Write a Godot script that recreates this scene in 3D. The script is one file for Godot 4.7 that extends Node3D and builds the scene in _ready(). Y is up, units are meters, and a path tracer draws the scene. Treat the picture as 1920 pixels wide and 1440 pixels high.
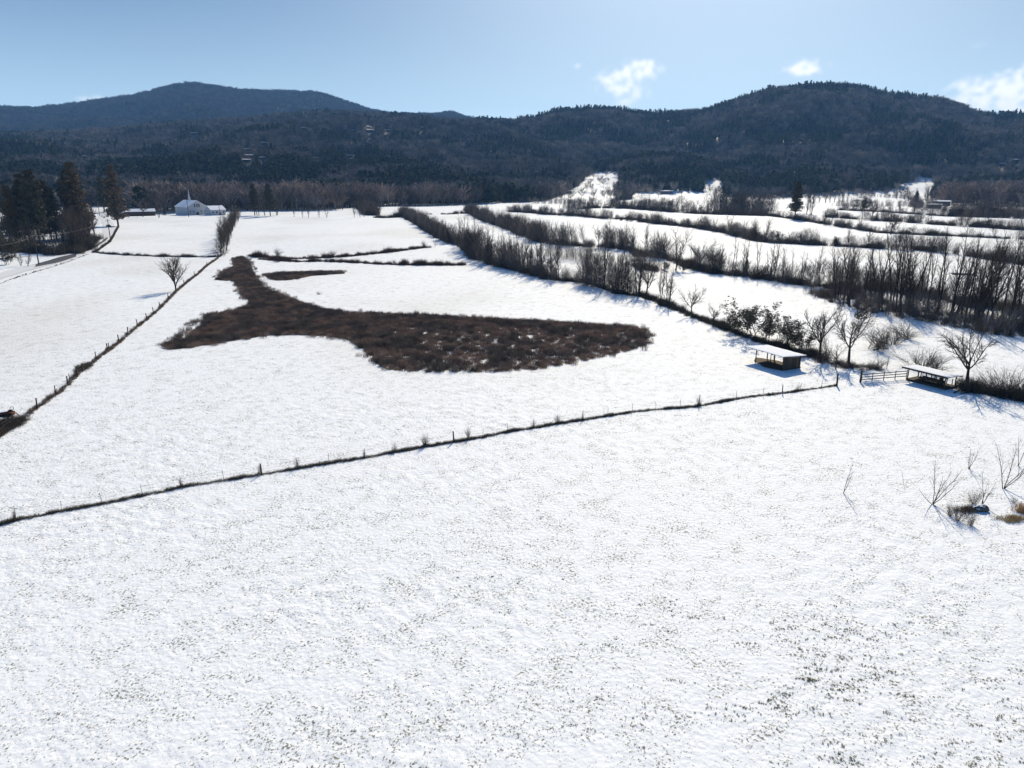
extends Node3D

# A snowy valley seen from a drone 30 m up. x right, y up, -z the way the camera looks.
const EYE_HEIGHT := 30.0
const LENS := 1333.0            # focal length in pixels of a 1920 wide picture
const TILT := 0.28121
const SUN_AZIMUTH := 0.262
const SUN_HEIGHT := 0.576

var rng := RandomNumberGenerator.new()
var roll := FastNoiseLite.new()
var lump := FastNoiseLite.new()
var spur := FastNoiseLite.new()
var patch := FastNoiseLite.new()
var ridge_tables := []
var ridge_near := []
var ridge_far := []
var litter_zones := []
var clearings := []
var snow_slot := PackedVector2Array()
var M := {}
var used := {}
var forms := {}


# ---------------------------------------------------------------- mesh building
class Shape:
	var v := PackedVector3Array()
	var c := PackedColorArray()
	var tint := Color(1, 1, 1)

	func tri(a: Vector3, b: Vector3, d: Vector3) -> void:
		v.append(a)
		v.append(b)
		v.append(d)
		c.append(tint)
		c.append(tint)
		c.append(tint)

	func quad(a: Vector3, b: Vector3, d: Vector3, e: Vector3) -> void:
		tri(a, b, d)
		tri(a, d, e)

	func tube(a: Vector3, b: Vector3, ra: float, rb: float, k: int, turn := 0.0) -> void:
		var t := (b - a).normalized()
		var s := t.cross(Vector3.UP if absf(t.y) < 0.9 else Vector3.RIGHT).normalized()
		if turn != 0.0:
			s = s.rotated(t, turn)
		if k == 2:
			quad(a - s * ra, a + s * ra, b + s * rb, b - s * rb)
			return
		var w := s.cross(t)
		for i in k:
			var p := TAU * i / k
			var q := TAU * (i + 1) / k
			var d0 := s * cos(p) + w * sin(p)
			var d1 := s * cos(q) + w * sin(q)
			quad(a + d0 * ra, b + d0 * rb, b + d1 * rb, a + d1 * ra)

	func cap(p: Vector3, r: float, k: int) -> void:
		for i in k:
			var a := TAU * i / k
			var b := TAU * (i + 1) / k
			tri(p, p + Vector3(cos(a), 0, sin(a)) * r, p + Vector3(cos(b), 0, sin(b)) * r)

	func box(at: Vector3, size: Vector3, turned := Basis()) -> void:
		var h := size * 0.5
		var p := []
		for i in 8:
			p.append(at + turned * Vector3(h.x * (1 if i & 1 else -1), h.y * (1 if i & 2 else -1), h.z * (1 if i & 4 else -1)))
		quad(p[0], p[1], p[3], p[2])
		quad(p[5], p[4], p[6], p[7])
		quad(p[4], p[0], p[2], p[6])
		quad(p[1], p[5], p[7], p[3])
		quad(p[2], p[3], p[7], p[6])
		quad(p[4], p[5], p[1], p[0])

	func slab(corners: Array, thick: float) -> void:      # a plate given by its top corners
		var n: int = corners.size()
		var down := Vector3(0, -thick, 0)
		for i in range(1, n - 1):
			tri(corners[0], corners[i], corners[i + 1])
			tri(corners[0] + down, corners[i + 1] + down, corners[i] + down)
		for i in n:
			var a: Vector3 = corners[i]
			var b: Vector3 = corners[(i + 1) % n]
			quad(a, a + down, b + down, b)

	func mesh() -> ArrayMesh:
		var m := ArrayMesh.new()
		var arrays := []
		arrays.resize(Mesh.ARRAY_MAX)
		arrays[Mesh.ARRAY_VERTEX] = v
		arrays[Mesh.ARRAY_COLOR] = c
		m.add_surface_from_arrays(Mesh.PRIMITIVE_TRIANGLES, arrays)
		return m


func lin(r: float, g: float, b: float) -> Color:
	return Color(r, g, b).linear_to_srgb()


func paint(r: float, g: float, b: float, rough := 0.9, spec := 0.3) -> StandardMaterial3D:
	var m := StandardMaterial3D.new()
	m.albedo_color = lin(r, g, b)
	m.roughness = rough
	m.metallic_specular = spec
	m.vertex_color_use_as_albedo = true
	return m


func grained(r: float, g: float, b: float, freq: float, low: float, scale: Vector3, rough := 0.9) -> StandardMaterial3D:
	var m := paint(r, g, b, rough)
	var f := FastNoiseLite.new()
	f.seed = int(freq * 1000.0) + 5
	f.frequency = freq
	f.fractal_octaves = 4
	var t := NoiseTexture2D.new()
	t.width = 256
	t.height = 256
	t.seamless = true
	t.noise = f
	var ramp := Gradient.new()
	ramp.set_color(0, Color(low, low, low))
	ramp.set_color(1, Color(1, 1, 1))
	t.color_ramp = ramp
	m.albedo_texture = t
	m.uv1_triplanar = true
	m.uv1_scale = scale
	return m


func numbered(called: String) -> String:
	var n: int = used.get(called, 0)
	used[called] = n + 1
	return called if n == 0 else "%s_%03d" % [called, n]


func tag(o: Node3D, label: String, category: String, group := "", kind := "") -> void:
	if label:
		o.set_meta("label", label)
	if category:
		o.set_meta("category", category)
	if group:
		o.set_meta("group", group)
	if kind:
		o.set_meta("kind", kind)


func thing(called: String, label: String, category: String, at := Vector3.ZERO, turn := 0.0, group := "") -> Node3D:
	var o := Node3D.new()
	o.name = numbered(called)
	add_child(o)
	o.position = at
	o.rotation.y = turn
	tag(o, label, category, group)
	return o


func part(called: String, s: Variant, m: Material, under: Node) -> MeshInstance3D:
	var o := MeshInstance3D.new()
	var key := str(under.get_instance_id()) + called
	var n: int = used.get(key, 0)
	used[key] = n + 1
	o.name = called if n == 0 else "%s_%03d" % [called, n]
	o.mesh = s.mesh() if s is Shape else s
	o.material_override = m
	under.add_child(o)
	return o


func scatter(called: String, mesh: Mesh, m: Material, places: Array, tints: Array, under: Node) -> MultiMeshInstance3D:
	var mm := MultiMesh.new()
	mm.transform_format = MultiMesh.TRANSFORM_3D
	mm.use_colors = true
	mm.mesh = mesh
	mm.instance_count = places.size()
	for i in places.size():
		mm.set_instance_transform(i, places[i])
		mm.set_instance_color(i, tints[i])
	var o := MultiMeshInstance3D.new()
	o.multimesh = mm
	o.material_override = m
	var key := str(under.get_instance_id()) + called
	var n: int = used.get(key, 0)
	used[key] = n + 1
	o.name = (called if n == 0 else "%s_%03d" % [called, n]) if under != self else numbered(called)
	under.add_child(o)
	return o


# ---------------------------------------------------------------- the lie of the land
func sight(px: float, py: float) -> Vector3:
	var s := sin(TILT)
	var c := cos(TILT)
	return Vector3(px - 960.0, (720.0 - py) * c - LENS * s, -(720.0 - py) * s - LENS * c).normalized()


func ridge(points: Array, near: float, far: float, lower: float) -> void:
	var az := []
	var hi := []
	for p in points:
		var d := sight(p[0], p[1])
		az.append(atan2(d.x, -d.z))
		hi.append(EYE_HEIGHT + far * d.y / Vector2(d.x, d.z).length() - lower)
	var t := PackedFloat32Array()
	t.resize(721)
	for i in 721:
		var a := deg_to_rad(i * 0.5 - 180.0)
		var k := 0
		while k < az.size() and az[k] < a:
			k += 1
		if k == 0:
			t[i] = hi[0]
		elif k == az.size():
			t[i] = hi[-1]
		else:
			t[i] = lerpf(hi[k - 1], hi[k], (a - az[k - 1]) / (az[k] - az[k - 1]))
	ridge_tables.append(t)
	ridge_near.append(near)
	ridge_far.append(far)


func land_setup() -> void:
	roll.seed = 11
	roll.frequency = 1.0 / 230.0
	roll.fractal_octaves = 2
	lump.seed = 23
	lump.frequency = 1.0 / 1.5
	lump.fractal_octaves = 3
	spur.seed = 37
	spur.frequency = 1.0 / 520.0
	spur.fractal_octaves = 4
	patch.seed = 5
	patch.frequency = 1.0 / 14.0
	patch.fractal_octaves = 3
	# crest lines: picture column and row of the crest, distance where the slope starts, distance of the crest, tree height above it
	ridge([[-500, 215], [-200, 205], [0, 198], [60, 202], [100, 198], [160, 190], [200, 184], [250, 178], [300, 165], [330, 158], [360, 153], [400, 160], [450, 167], [500, 170], [550, 170], [600, 173], [640, 186], [700, 206], [740, 212], [800, 213], [822, 212], [838, 208], [852, 209], [870, 217], [900, 224], [1000, 240], [1100, 262], [1300, 300], [1600, 320]], 2450.0, 4600.0, 14.0)
	ridge([[-500, 260], [0, 250], [150, 245], [300, 235], [450, 225], [560, 214], [640, 211], [720, 214], [800, 217], [900, 230], [1000, 252], [1100, 290], [1200, 330], [1300, 350]], 950.0, 2500.0, 14.0)
	ridge([[500, 350], [600, 340], [700, 305], [800, 250], [860, 230], [900, 221], [960, 224], [1000, 215], [1040, 204], [1100, 197], [1160, 200], [1200, 208], [1240, 207], [1320, 202], [1380, 185], [1440, 166], [1500, 160], [1560, 153], [1600, 155], [1660, 168], [1700, 173], [1760, 180], [1800, 190], [1825, 205], [1870, 212], [1920, 208], [2300, 220]], 1400.0, 2600.0, 17.0)
	ridge([[-500, 305], [0, 300], [150, 300], [300, 292], [400, 275], [500, 268], [600, 282], [700, 290], [800, 297], [900, 312], [1000, 335], [1100, 350]], 880.0, 1450.0, 18.0)
	ridge([[950, 350], [1050, 318], [1120, 300], [1200, 285], [1280, 283], [1350, 300], [1420, 312], [1500, 300], [1600, 298], [1680, 320], [1740, 332], [1830, 318], [1920, 312], [2300, 312]], 1260.0, 1720.0, 18.0)


var which_ridge := -1


func hills(x: float, z: float, r: float) -> float:
	var a := rad_to_deg(atan2(x, -z)) * 2.0 + 360.0
	var i := clampi(int(a), 0, 719)
	var f := a - i
	var best := 0.0
	which_ridge = -1
	var rough := 0.0
	var have := false
	for k in 5:
		var near: float = ridge_near[k]
		if r <= near:
			continue
		var t: PackedFloat32Array = ridge_tables[k]
		var top := lerpf(t[i], t[i + 1], f)
		if top <= best:
			continue
		var far: float = ridge_far[k]
		var u := (r - near) / (far - near)
		var h := 0.0
		if u < 1.0:
			if not have:
				rough = spur.get_noise_2d(x, z)
				have = true
			h = top * (0.55 * u + 0.45 * u * u * (3.0 - 2.0 * u)) + rough * minf(top, 220.0) * 0.9 * u * (1.0 - u)
		else:
			h = top * maxf(0.2, 1.0 - 0.9 * (u - 1.0))
		if h > best:
			best = h
			which_ridge = k
	return best


func ground_height(x: float, z: float) -> float:
	var r := sqrt(x * x + z * z)
	var h := roll.get_noise_2d(x, z) * 1.5 * smoothstep(40.0, 400.0, r)
	if r > 850.0:
		h += hills(x, z, r)
	return h


func micro(x: float, z: float, r: float) -> float:      # small lumps of the snow near by
	return lump.get_noise_2d(x, z) * (0.05 + 0.09 * patch.get_noise_2d(x * 0.35, z * 0.6)) * smoothstep(230.0, 60.0, r)


func spot(px: float, py: float) -> Vector3:
	var d := sight(px, py)
	if py > 368.0:
		var t := EYE_HEIGHT / -d.y
		for i in 8:
			var p := d * t
			t = (EYE_HEIGHT - ground_height(p.x, p.z)) / -d.y
		var q := d * t
		return Vector3(q.x, ground_height(q.x, q.z), q.z)
	var far := 600.0
	while far < 6000.0:
		var p := d * far
		if ground_height(p.x, p.z) >= EYE_HEIGHT + p.y:
			break
		far += maxf(2.0, far * 0.004)
	var e := d * far
	return Vector3(e.x, ground_height(e.x, e.z), e.z)


func depth(p: Vector3) -> float:
	return -p.z * cos(TILT) + (EYE_HEIGHT - p.y) * sin(TILT)


func tall(p: Vector3, pixels: float) -> float:        # metres of an upright thing so many pixels high
	return pixels * depth(p) / LENS * 1.01


func line(points: Array) -> Array:
	var out := []
	for p in points:
		out.append(spot(p[0], p[1]))
	return out


func flat(points: Array) -> PackedVector2Array:
	var out := PackedVector2Array()
	for p in points:
		var q := spot(p[0], p[1])
		out.append(Vector2(q.x, q.z))
	return out


func walk(pts: Array, step: float) -> Array:          # points every step metres along a line, each with its direction
	var out := []
	var left := step * 0.5
	for i in pts.size() - 1:
		var a: Vector3 = pts[i]
		var b: Vector3 = pts[i + 1]
		var n := a.distance_to(b)
		var d := (b - a) / n
		while left < n:
			out.append([a + d * left, d])
			left += step
		left -= n
	return out


func on_ground(p: Vector3) -> Vector3:
	return Vector3(p.x, ground_height(p.x, p.z), p.z)


# ---------------------------------------------------------------- entry
func _ready() -> void:
	rng.seed = 4242
	var cam := Camera3D.new()
	cam.name = "camera"
	cam.position = Vector3(0, EYE_HEIGHT, 0)
	cam.rotation.x = -TILT
	cam.fov = rad_to_deg(2.0 * atan(720.0 / LENS))
	cam.near = 0.5
	cam.far = 14000.0
	add_child(cam)
	cam.current = true
	var sun := DirectionalLight3D.new()
	sun.name = "sun"
	var to_sun := Vector3(sin(SUN_AZIMUTH) * cos(SUN_HEIGHT), sin(SUN_HEIGHT), -cos(SUN_AZIMUTH) * cos(SUN_HEIGHT))
	sun.basis = Basis.looking_at(-to_sun)
	sun.light_energy = 1.6
	sun.light_color = Color(1.0, 0.95, 0.85)
	sun.light_angular_distance = 0.5
	sun.shadow_enabled = true
	sun.directional_shadow_max_distance = 3000.0
	add_child(sun)
	var env := Environment.new()
	env.background_mode = Environment.BG_SKY
	var sky := PanoramaSkyMaterial.new()
	sky.panorama = clear_sky(to_sun)
	env.sky = Sky.new()
	env.sky.sky_material = sky
	env.tonemap_mode = Environment.TONE_MAPPER_LINEAR
	env.tonemap_exposure = 1.15
	env.sdfgi_enabled = true
	env.ssao_enabled = true
	env.ssil_enabled = true
	env.fog_enabled = true
	env.fog_light_color = Color(0.52, 0.75, 1.0)
	env.fog_density = 0.00009
	env.fog_sky_affect = 0.0
	var we := WorldEnvironment.new()
	we.name = "world_environment"
	we.environment = env
	add_child(we)

	land_setup()
	materials()
	zones()
	make_ground()
	make_road()
	make_forms()
	forests()
	hedgerows()
	brush()
	buildings()
	fences()
	sheds()
	trees()
	foreground()


func clear_sky(to_sun: Vector3) -> ImageTexture:
	# air that pales towards the horizon and towards the sun, and a few small clouds
	var w := 2048
	var h := 1024
	var px := PackedFloat32Array()
	px.resize(w * h * 4)
	var zenith := Vector3(0.030, 0.120, 0.330)
	var horizon := Vector3(1.10, 1.48, 1.62)
	var bright := Vector3(0.265, 0.275, 0.26)
	for y in h:
		var el := (0.5 - (y + 0.5) / h) * PI
		var up := sin(el)
		var base := zenith + (horizon - zenith) * pow(1.0 - maxf(up, 0.0), 8.0)
		var c := cos(el)
		for x in w:
			var az := (x + 0.5) / w * TAU
			var k := (y * w + x) * 4
			if up < -0.02:
				px[k] = 0.6
				px[k + 1] = 0.65
				px[k + 2] = 0.7
				px[k + 3] = 1.0
				continue
			var a := rad_to_deg(acos(clampf(sin(az) * c * to_sun.x + up * to_sun.y - cos(az) * c * to_sun.z, -1.0, 1.0)))
			var g := exp((676.0 - a * a) / 512.0)
			px[k] = base.x + bright.x * g
			px[k + 1] = base.y + bright.y * g
			px[k + 2] = base.z + bright.z * g
			px[k + 3] = 1.0
	var n := FastNoiseLite.new()
	n.seed = 91
	n.frequency = 1.0 / 26.0
	n.fractal_octaves = 5
	n.fractal_gain = 0.55
	# each puff: column, row, half width, half height in picture pixels, strength
	for b in [[1160, 152, 44, 22, 0.75], [1200, 127, 42, 15, 1.0], [1176, 173, 38, 14, 0.6], [1172, 191, 22, 7, 0.4], [1146, 145, 20, 11, 0.45], [1082, 121, 6, 4, 0.6], [1508, 124, 33, 12, 0.95], [1500, 131, 24, 8, 0.5],
			[1885, 156, 80, 18, 0.85], [1900, 186, 95, 24, 0.95], [1850, 178, 55, 18, 0.5], [1832, 196, 36, 14, 0.55], [1965, 170, 80, 38, 1.0], [1812, 145, 14, 6, 0.25], [168, 183, 20, 5, 0.7], [1838, 80, 14, 5, 0.12], [2150, 150, 120, 40, 0.8], [-300, 120, 120, 30, 0.7]]:
		var d := sight(b[0], b[1])
		var cx := atan2(d.x, -d.z) / TAU * w
		var cy := acos(d.y) / PI * h
		var k := w / TAU / 1333.0 * 0.96
		var rx: float = b[2] * k
		var ry: float = b[3] * k
		for y in range(int(cy - ry * 1.9), int(cy + ry * 1.9) + 1):
			for x in range(int(cx - rx * 1.9), int(cx + rx * 1.9) + 1):
				var e := Vector2((x - cx) / rx, (y - cy) / ry).length()
				var q := 1.0 - e * e * 0.7 + n.get_noise_2d(x * 5.0, y * 6.5) * 1.3
				var a: float = smoothstep(0.0, 1.3, q) * b[4] * smoothstep(1.85, 0.6, e) * 0.9
				var m := (y * w + posmod(x, w)) * 4
				px[m] = lerpf(px[m], 1.30, a)
				px[m + 1] = lerpf(px[m + 1], 1.31, a)
				px[m + 2] = lerpf(px[m + 2], 1.29, a)
	return ImageTexture.create_from_image(Image.create_from_data(w, h, false, Image.FORMAT_RGBAF, px.to_byte_array()))


func materials() -> void:
	M.bark = grained(0.105, 0.086, 0.070, 0.05, 0.45, Vector3(0.8, 0.25, 0.8))
	M.twig = paint(0.115, 0.092, 0.074)
	M.brown_twig = paint(0.120, 0.090, 0.068)
	M.needle = paint(0.082, 0.076, 0.048)
	M.weed = paint(1, 1, 1)
	M.grass = paint(1, 1, 1)
	M.forest = paint(1, 1, 1)
	for m in [M.weed, M.grass]:
		m.backlight_enabled = true
		m.backlight = Color(0.55, 0.55, 0.55)
	M.plank = grained(0.150, 0.115, 0.085, 0.06, 0.35, Vector3(3.0, 0.4, 3.0))
	M.plank_pale = grained(0.20, 0.165, 0.13, 0.06, 0.4, Vector3(3.0, 0.4, 3.0))
	M.plank_dark = grained(0.105, 0.08, 0.06, 0.06, 0.4, Vector3(3.0, 0.4, 3.0))
	M.post = grained(0.115, 0.092, 0.075, 0.06, 0.4, Vector3(2.0, 0.5, 2.0))
	M.dark_metal = paint(0.055, 0.055, 0.065, 0.55, 0.5)
	M.snow = grained(0.86, 0.87, 0.89, 0.03, 0.93, Vector3(0.5, 0.5, 0.5))
	M.dirt = grained(0.19, 0.135, 0.090, 0.04, 0.5, Vector3(0.4, 0.4, 0.4))
	M.white_wall = grained(0.55, 0.57, 0.58, 0.03, 0.88, Vector3(0.2, 0.6, 0.2))
	M.brick = grained(0.150, 0.075, 0.052, 0.2, 0.6, Vector3(0.6, 1.4, 0.6))
	M.grey_wall = grained(0.20, 0.185, 0.17, 0.03, 0.8, Vector3(0.3, 0.3, 0.3))
	M.dark_wall = grained(0.085, 0.08, 0.075, 0.03, 0.8, Vector3(0.3, 0.3, 0.3))
	M.glass = paint(0.02, 0.024, 0.03, 0.15, 0.6)
	M.packed_snow = grained(0.74, 0.745, 0.75, 0.05, 0.85, Vector3(0.3, 0.3, 0.3))
	M.asphalt = grained(0.085, 0.09, 0.10, 0.05, 0.7, Vector3(0.3, 0.3, 0.3))
	M.rock = grained(0.34, 0.31, 0.26, 0.03, 0.35, Vector3(0.7, 0.7, 0.7), 1.0)
	M.rock.metallic_specular = 0.1
	M.rust = grained(0.25, 0.11, 0.06, 0.05, 0.45, Vector3(1.5, 1.5, 1.5))
	M.black = paint(0.015, 0.016, 0.018, 0.35, 0.5)
	M.copper = paint(0.07, 0.065, 0.06, 0.6)


# ---------------------------------------------------------------- the ground sheet
func zones() -> void:
	litter_zones = []
	for poly in brush_outlines():
		var f := flat(poly)
		var box := Rect2(f[0], Vector2.ZERO)
		for p in f:
			box = box.expand(p)
		litter_zones.append([f, box])
	snow_slot = flat([[386, 596], [372, 598], [345, 620], [334, 640], [352, 634], [378, 611]])
	clearings = [flat([[1112, 324], [1164, 322], [1160, 338], [1156, 372], [1150, 379], [1030, 379], [1085, 348]]),
		flat([[1180, 377], [1190, 362], [1318, 360], [1318, 345], [1345, 334], [1358, 350], [1352, 377]]),
		flat([[1490, 378], [1500, 366], [1655, 360], [1690, 350], [1722, 330], [1752, 336], [1752, 362], [1730, 378]])]


func brush_outlines() -> Array:
	return [[[436, 485], [455, 482], [467, 490], [474, 513], [492, 538], [517, 550], [561, 566], [608, 582], [655, 586], [749, 590], [874, 596], [960, 600], [1000, 602], [1100, 608], [1180, 612], [1215, 620], [1228, 632], [1215, 645], [1190, 655], [1150, 664], [1100, 675], [1050, 686], [1000, 693], [940, 697], [860, 698], [780, 697], [730, 694], [705, 683], [690, 665], [670, 648], [645, 635], [600, 629], [560, 628], [505, 629], [460, 635], [400, 645], [340, 655], [310, 655], [303, 648], [330, 635], [365, 605], [385, 592], [440, 583], [465, 573], [470, 565], [455, 555], [448, 540], [440, 527], [405, 525], [415, 512], [440, 500], [438, 490]],
		[[492, 515], [517, 526], [545, 525], [585, 517], [645, 513], [640, 509], [580, 510], [530, 512]]]


func in_litter(p: Vector2) -> int:
	for i in litter_zones.size():
		if litter_zones[i][1].has_point(p) and Geometry2D.is_point_in_polygon(p, litter_zones[i][0]):
			return i
	return -1


func brush_cover(p: Vector2) -> float:                # 0 bare snow .. 1 thick weeds, inside the brush
	var n := patch.get_noise_2d(p.x * 7.0, p.y * 5.0)
	if Geometry2D.is_point_in_polygon(p, snow_slot):
		return 0.12
	var open := smoothstep(-35.0, -5.0, p.x) * smoothstep(-150.0, -140.0, p.y)
	return clampf(1.02 + n * 1.7 - open * 0.34, 0.0, 1.0) if open > 0.02 else clampf(1.0 + n * 0.7, 0.0, 1.0)


func snow_textures() -> Array:
	var out := []
	for k in 2:
		var size: int = [2048, 1024][k]
		var fine := FastNoiseLite.new()
		fine.seed = 300 + k
		fine.noise_type = FastNoiseLite.TYPE_SIMPLEX_SMOOTH
		fine.frequency = [0.11, 0.09][k]
		fine.fractal_octaves = 2
		var wide := FastNoiseLite.new()
		wide.seed = 400 + k
		wide.frequency = [0.0075, 0.011][k]
		wide.fractal_octaves = 3
		var a := fine.get_seamless_image(size, size, false, false, 0.1, true).get_data()
		var b := wide.get_seamless_image(size, size, false, false, 0.1, true).get_data()
		var o := PackedByteArray()
		o.resize(size * size * 3)
		var cut: int = [256, 246][k]
		for i in size * size:
			var s := a[i] + (b[i] >> 1) - cut
			if s <= 0:
				o[i * 3] = 252
				o[i * 3 + 1] = 253
				o[i * 3 + 2] = 254
			else:
				s = mini(s * 2, 120)
				o[i * 3] = 252 - s
				o[i * 3 + 1] = 253 - s
				o[i * 3 + 2] = 254 - s - (s >> 3)
		out.append(ImageTexture.create_from_image(Image.create_from_data(size, size, false, Image.FORMAT_RGB8, o)))
	return out


func ground_tint(x: float, z: float, r: float, hill: float) -> Color:
	var p := Vector2(x, z)
	var white := Color(0.865, 0.86, 0.85)
	var litter := Color(0.120, 0.088, 0.066)
	if hill > 1.0:
		for c in clearings:
			if Geometry2D.is_point_in_polygon(p, c):
				return white
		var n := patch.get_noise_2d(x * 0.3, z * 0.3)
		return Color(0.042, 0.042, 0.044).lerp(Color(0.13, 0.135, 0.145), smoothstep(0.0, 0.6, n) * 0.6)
	var zone := in_litter(p) if r < 330.0 else -1
	if zone == 1:
		return litter
	if zone == 0:
		return white.lerp(litter, smoothstep(0.2, 0.6, brush_cover(p)))
	if r > 60.0:
		var n := patch.get_noise_2d(x * 0.22, z * 0.09) * 0.5 + roll.get_noise_2d(x * 3.0, z * 3.0) * 0.6
		white = white.lerp(Color(0.64, 0.61, 0.54), smoothstep(-0.15, 0.6, n) * 0.42 * smoothstep(60.0, 170.0, r))
	return white


func make_ground() -> void:
	var az := PackedFloat32Array()
	var a := -PI
	while a < PI - 0.004:
		az.append(a)
		a += 0.0032 if absf(a) < 0.72 else (0.012 if absf(a) < 0.95 else 0.07)
	var rings := PackedFloat32Array([0.5, 4.0, 9.0, 14.0, 18.0, 22.0, 25.0])
	var r := 27.0
	while r < 5300.0:
		rings.append(r)
		r += 0.42 if r < 105.0 else (r * 0.0075 if r < 320.0 else (r * 0.014 if r < 4900.0 else r * 0.05))
	var na := az.size()
	var nr := rings.size()
	var v := PackedVector3Array()
	var c := PackedColorArray()
	var uv := PackedVector2Array()
	var uv2 := PackedVector2Array()
	var nm := PackedVector3Array()
	v.resize(na * nr)
	c.resize(na * nr)
	uv.resize(na * nr)
	uv2.resize(na * nr)
	nm.resize(na * nr)
	for j in nr:
		var rr := rings[j]
		var fine := smoothstep(230.0, 60.0, rr)
		for i in na:
			var x := sin(az[i]) * rr
			var z := -cos(az[i]) * rr
			var hill := hills(x, z, rr) if rr > 850.0 else 0.0
			var y := roll.get_noise_2d(x, z) * 1.5 * smoothstep(40.0, 400.0, rr) + hill
			var at := j * na + i
			if absf(az[i]) < 0.95:
				if fine > 0.0:
					y += micro(x, z, rr)
				c[at] = ground_tint(x, z, rr, hill)
			else:
				c[at] = Color(0.865, 0.86, 0.85) if hill < 1.0 else Color(0.09, 0.08, 0.07)
			v[at] = Vector3(x, y, z)
			uv[at] = Vector2(x, z) / 67.0
			uv2[at] = Vector2(x * 0.8 + z * 0.6, z * 0.8 - x * 0.6) / 23.7
	var ix := PackedInt32Array()
	for j in nr - 1:
		for i in na:
			var p := j * na + i
			var q := j * na + (i + 1) % na
			ix.append_array(PackedInt32Array([p, p + na, q, q, p + na, q + na]))
	for j in nr:
		var j0 := maxi(j - 1, 0)
		var j1 := mini(j + 1, nr - 1)
		for i in na:
			var e := v[j1 * na + i] - v[j0 * na + i]
			var f := v[j * na + (i + 1) % na] - v[j * na + (i + na - 1) % na]
			var n := f.cross(e).normalized()
			nm[j * na + i] = n if n.y > 0.0 else -n
	var arrays := []
	arrays.resize(Mesh.ARRAY_MAX)
	arrays[Mesh.ARRAY_VERTEX] = v
	arrays[Mesh.ARRAY_NORMAL] = nm
	arrays[Mesh.ARRAY_COLOR] = c
	arrays[Mesh.ARRAY_TEX_UV] = uv
	arrays[Mesh.ARRAY_TEX_UV2] = uv2
	arrays[Mesh.ARRAY_INDEX] = ix
	var m := ArrayMesh.new()
	m.add_surface_from_arrays(Mesh.PRIMITIVE_TRIANGLES, arrays)
	var tex := snow_textures()
	var mat := StandardMaterial3D.new()
	mat.vertex_color_use_as_albedo = true
	mat.albedo_texture = tex[0]
	mat.detail_enabled = true
	mat.detail_albedo = tex[1]
	mat.detail_blend_mode = BaseMaterial3D.BLEND_MODE_MUL
	mat.detail_uv_layer = BaseMaterial3D.DETAIL_UV_2
	mat.roughness = 0.75
	mat.metallic_specular = 0.3
	var relief := NoiseTexture2D.new()
	relief.width = 2048
	relief.height = 2048
	relief.seamless = true
	var rn := FastNoiseLite.new()
	rn.seed = 77
	rn.frequency = 0.055
	rn.fractal_octaves = 4
	relief.noise = rn
	mat.heightmap_enabled = true
	mat.heightmap_texture = relief
	mat.heightmap_scale = 4.8
	var o := part("ground", m, mat, self)
	tag(o, "snow covered pasture floor of the valley with forested hillsides beyond", "ground", "", "structure")


func make_road() -> void:
	var pts := line([[-80, 545], [-20, 524], [30, 509], [62, 501], [85, 495], [107, 489], [128, 482], [147, 475], [160, 469], [172, 463], [184, 455], [195, 445], [203, 436], [205, 428], [202, 418], [197, 410], [191, 403], [187, 397]])
	var root := thing("road", "", "")
	tag(root, "narrow curving lane with bare wheel tracks through the snow", "road", "", "structure")
	var bare := line([[60, 503], [85, 495], [107, 489], [128, 482], [149, 474]])
	var ruts := line([[138, 478], [160, 469], [172, 463], [184, 455], [197, 444]])
	for l in [["snow_cover", pts, -3.2, 3.2, 0.12, M.packed_snow], ["bare_asphalt", bare, -3.0, 2.8, 0.16, M.asphalt], ["wheel_track", ruts, -2.3, -0.9, 0.16, M.asphalt], ["wheel_track", ruts, 0.7, 2.2, 0.16, M.asphalt]]:
		var s := Shape.new()
		var way := walk(l[1], 3.0)
		for i in way.size() - 1:
			var q := []
			for k in [i, i + 1]:
				var side: Vector3 = Vector3(-way[k][1].z, 0, way[k][1].x).normalized()
				var end := smoothstep(0.0, 5.0, float(k)) * smoothstep(0.0, 5.0, float(way.size() - 1 - k)) if l[0] != "snow_cover" else 1.0
				var wob := roll.get_noise_1d(k * 60.0) * 0.7 if l[0] != "snow_cover" else 0.0
				for e in [lerpf((l[2] + l[3]) * 0.5, l[2] + wob, end), lerpf((l[2] + l[3]) * 0.5, l[3] + wob * 0.6, end)]:
					q.append(on_ground(way[k][0] + side * e) + Vector3(0, l[4], 0))
			s.quad(q[0], q[2], q[3], q[1])
		part(l[0], s, l[5], root)


# ---------------------------------------------------------------- trees, shrubs and weeds as shapes
func skew(d: Vector3, angle: float, spin: float) -> Vector3:
	var s := d.cross(Vector3.UP if absf(d.y) < 0.95 else Vector3.RIGHT).normalized().rotated(d, spin)
	return d.rotated(s, angle).normalized()


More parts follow.
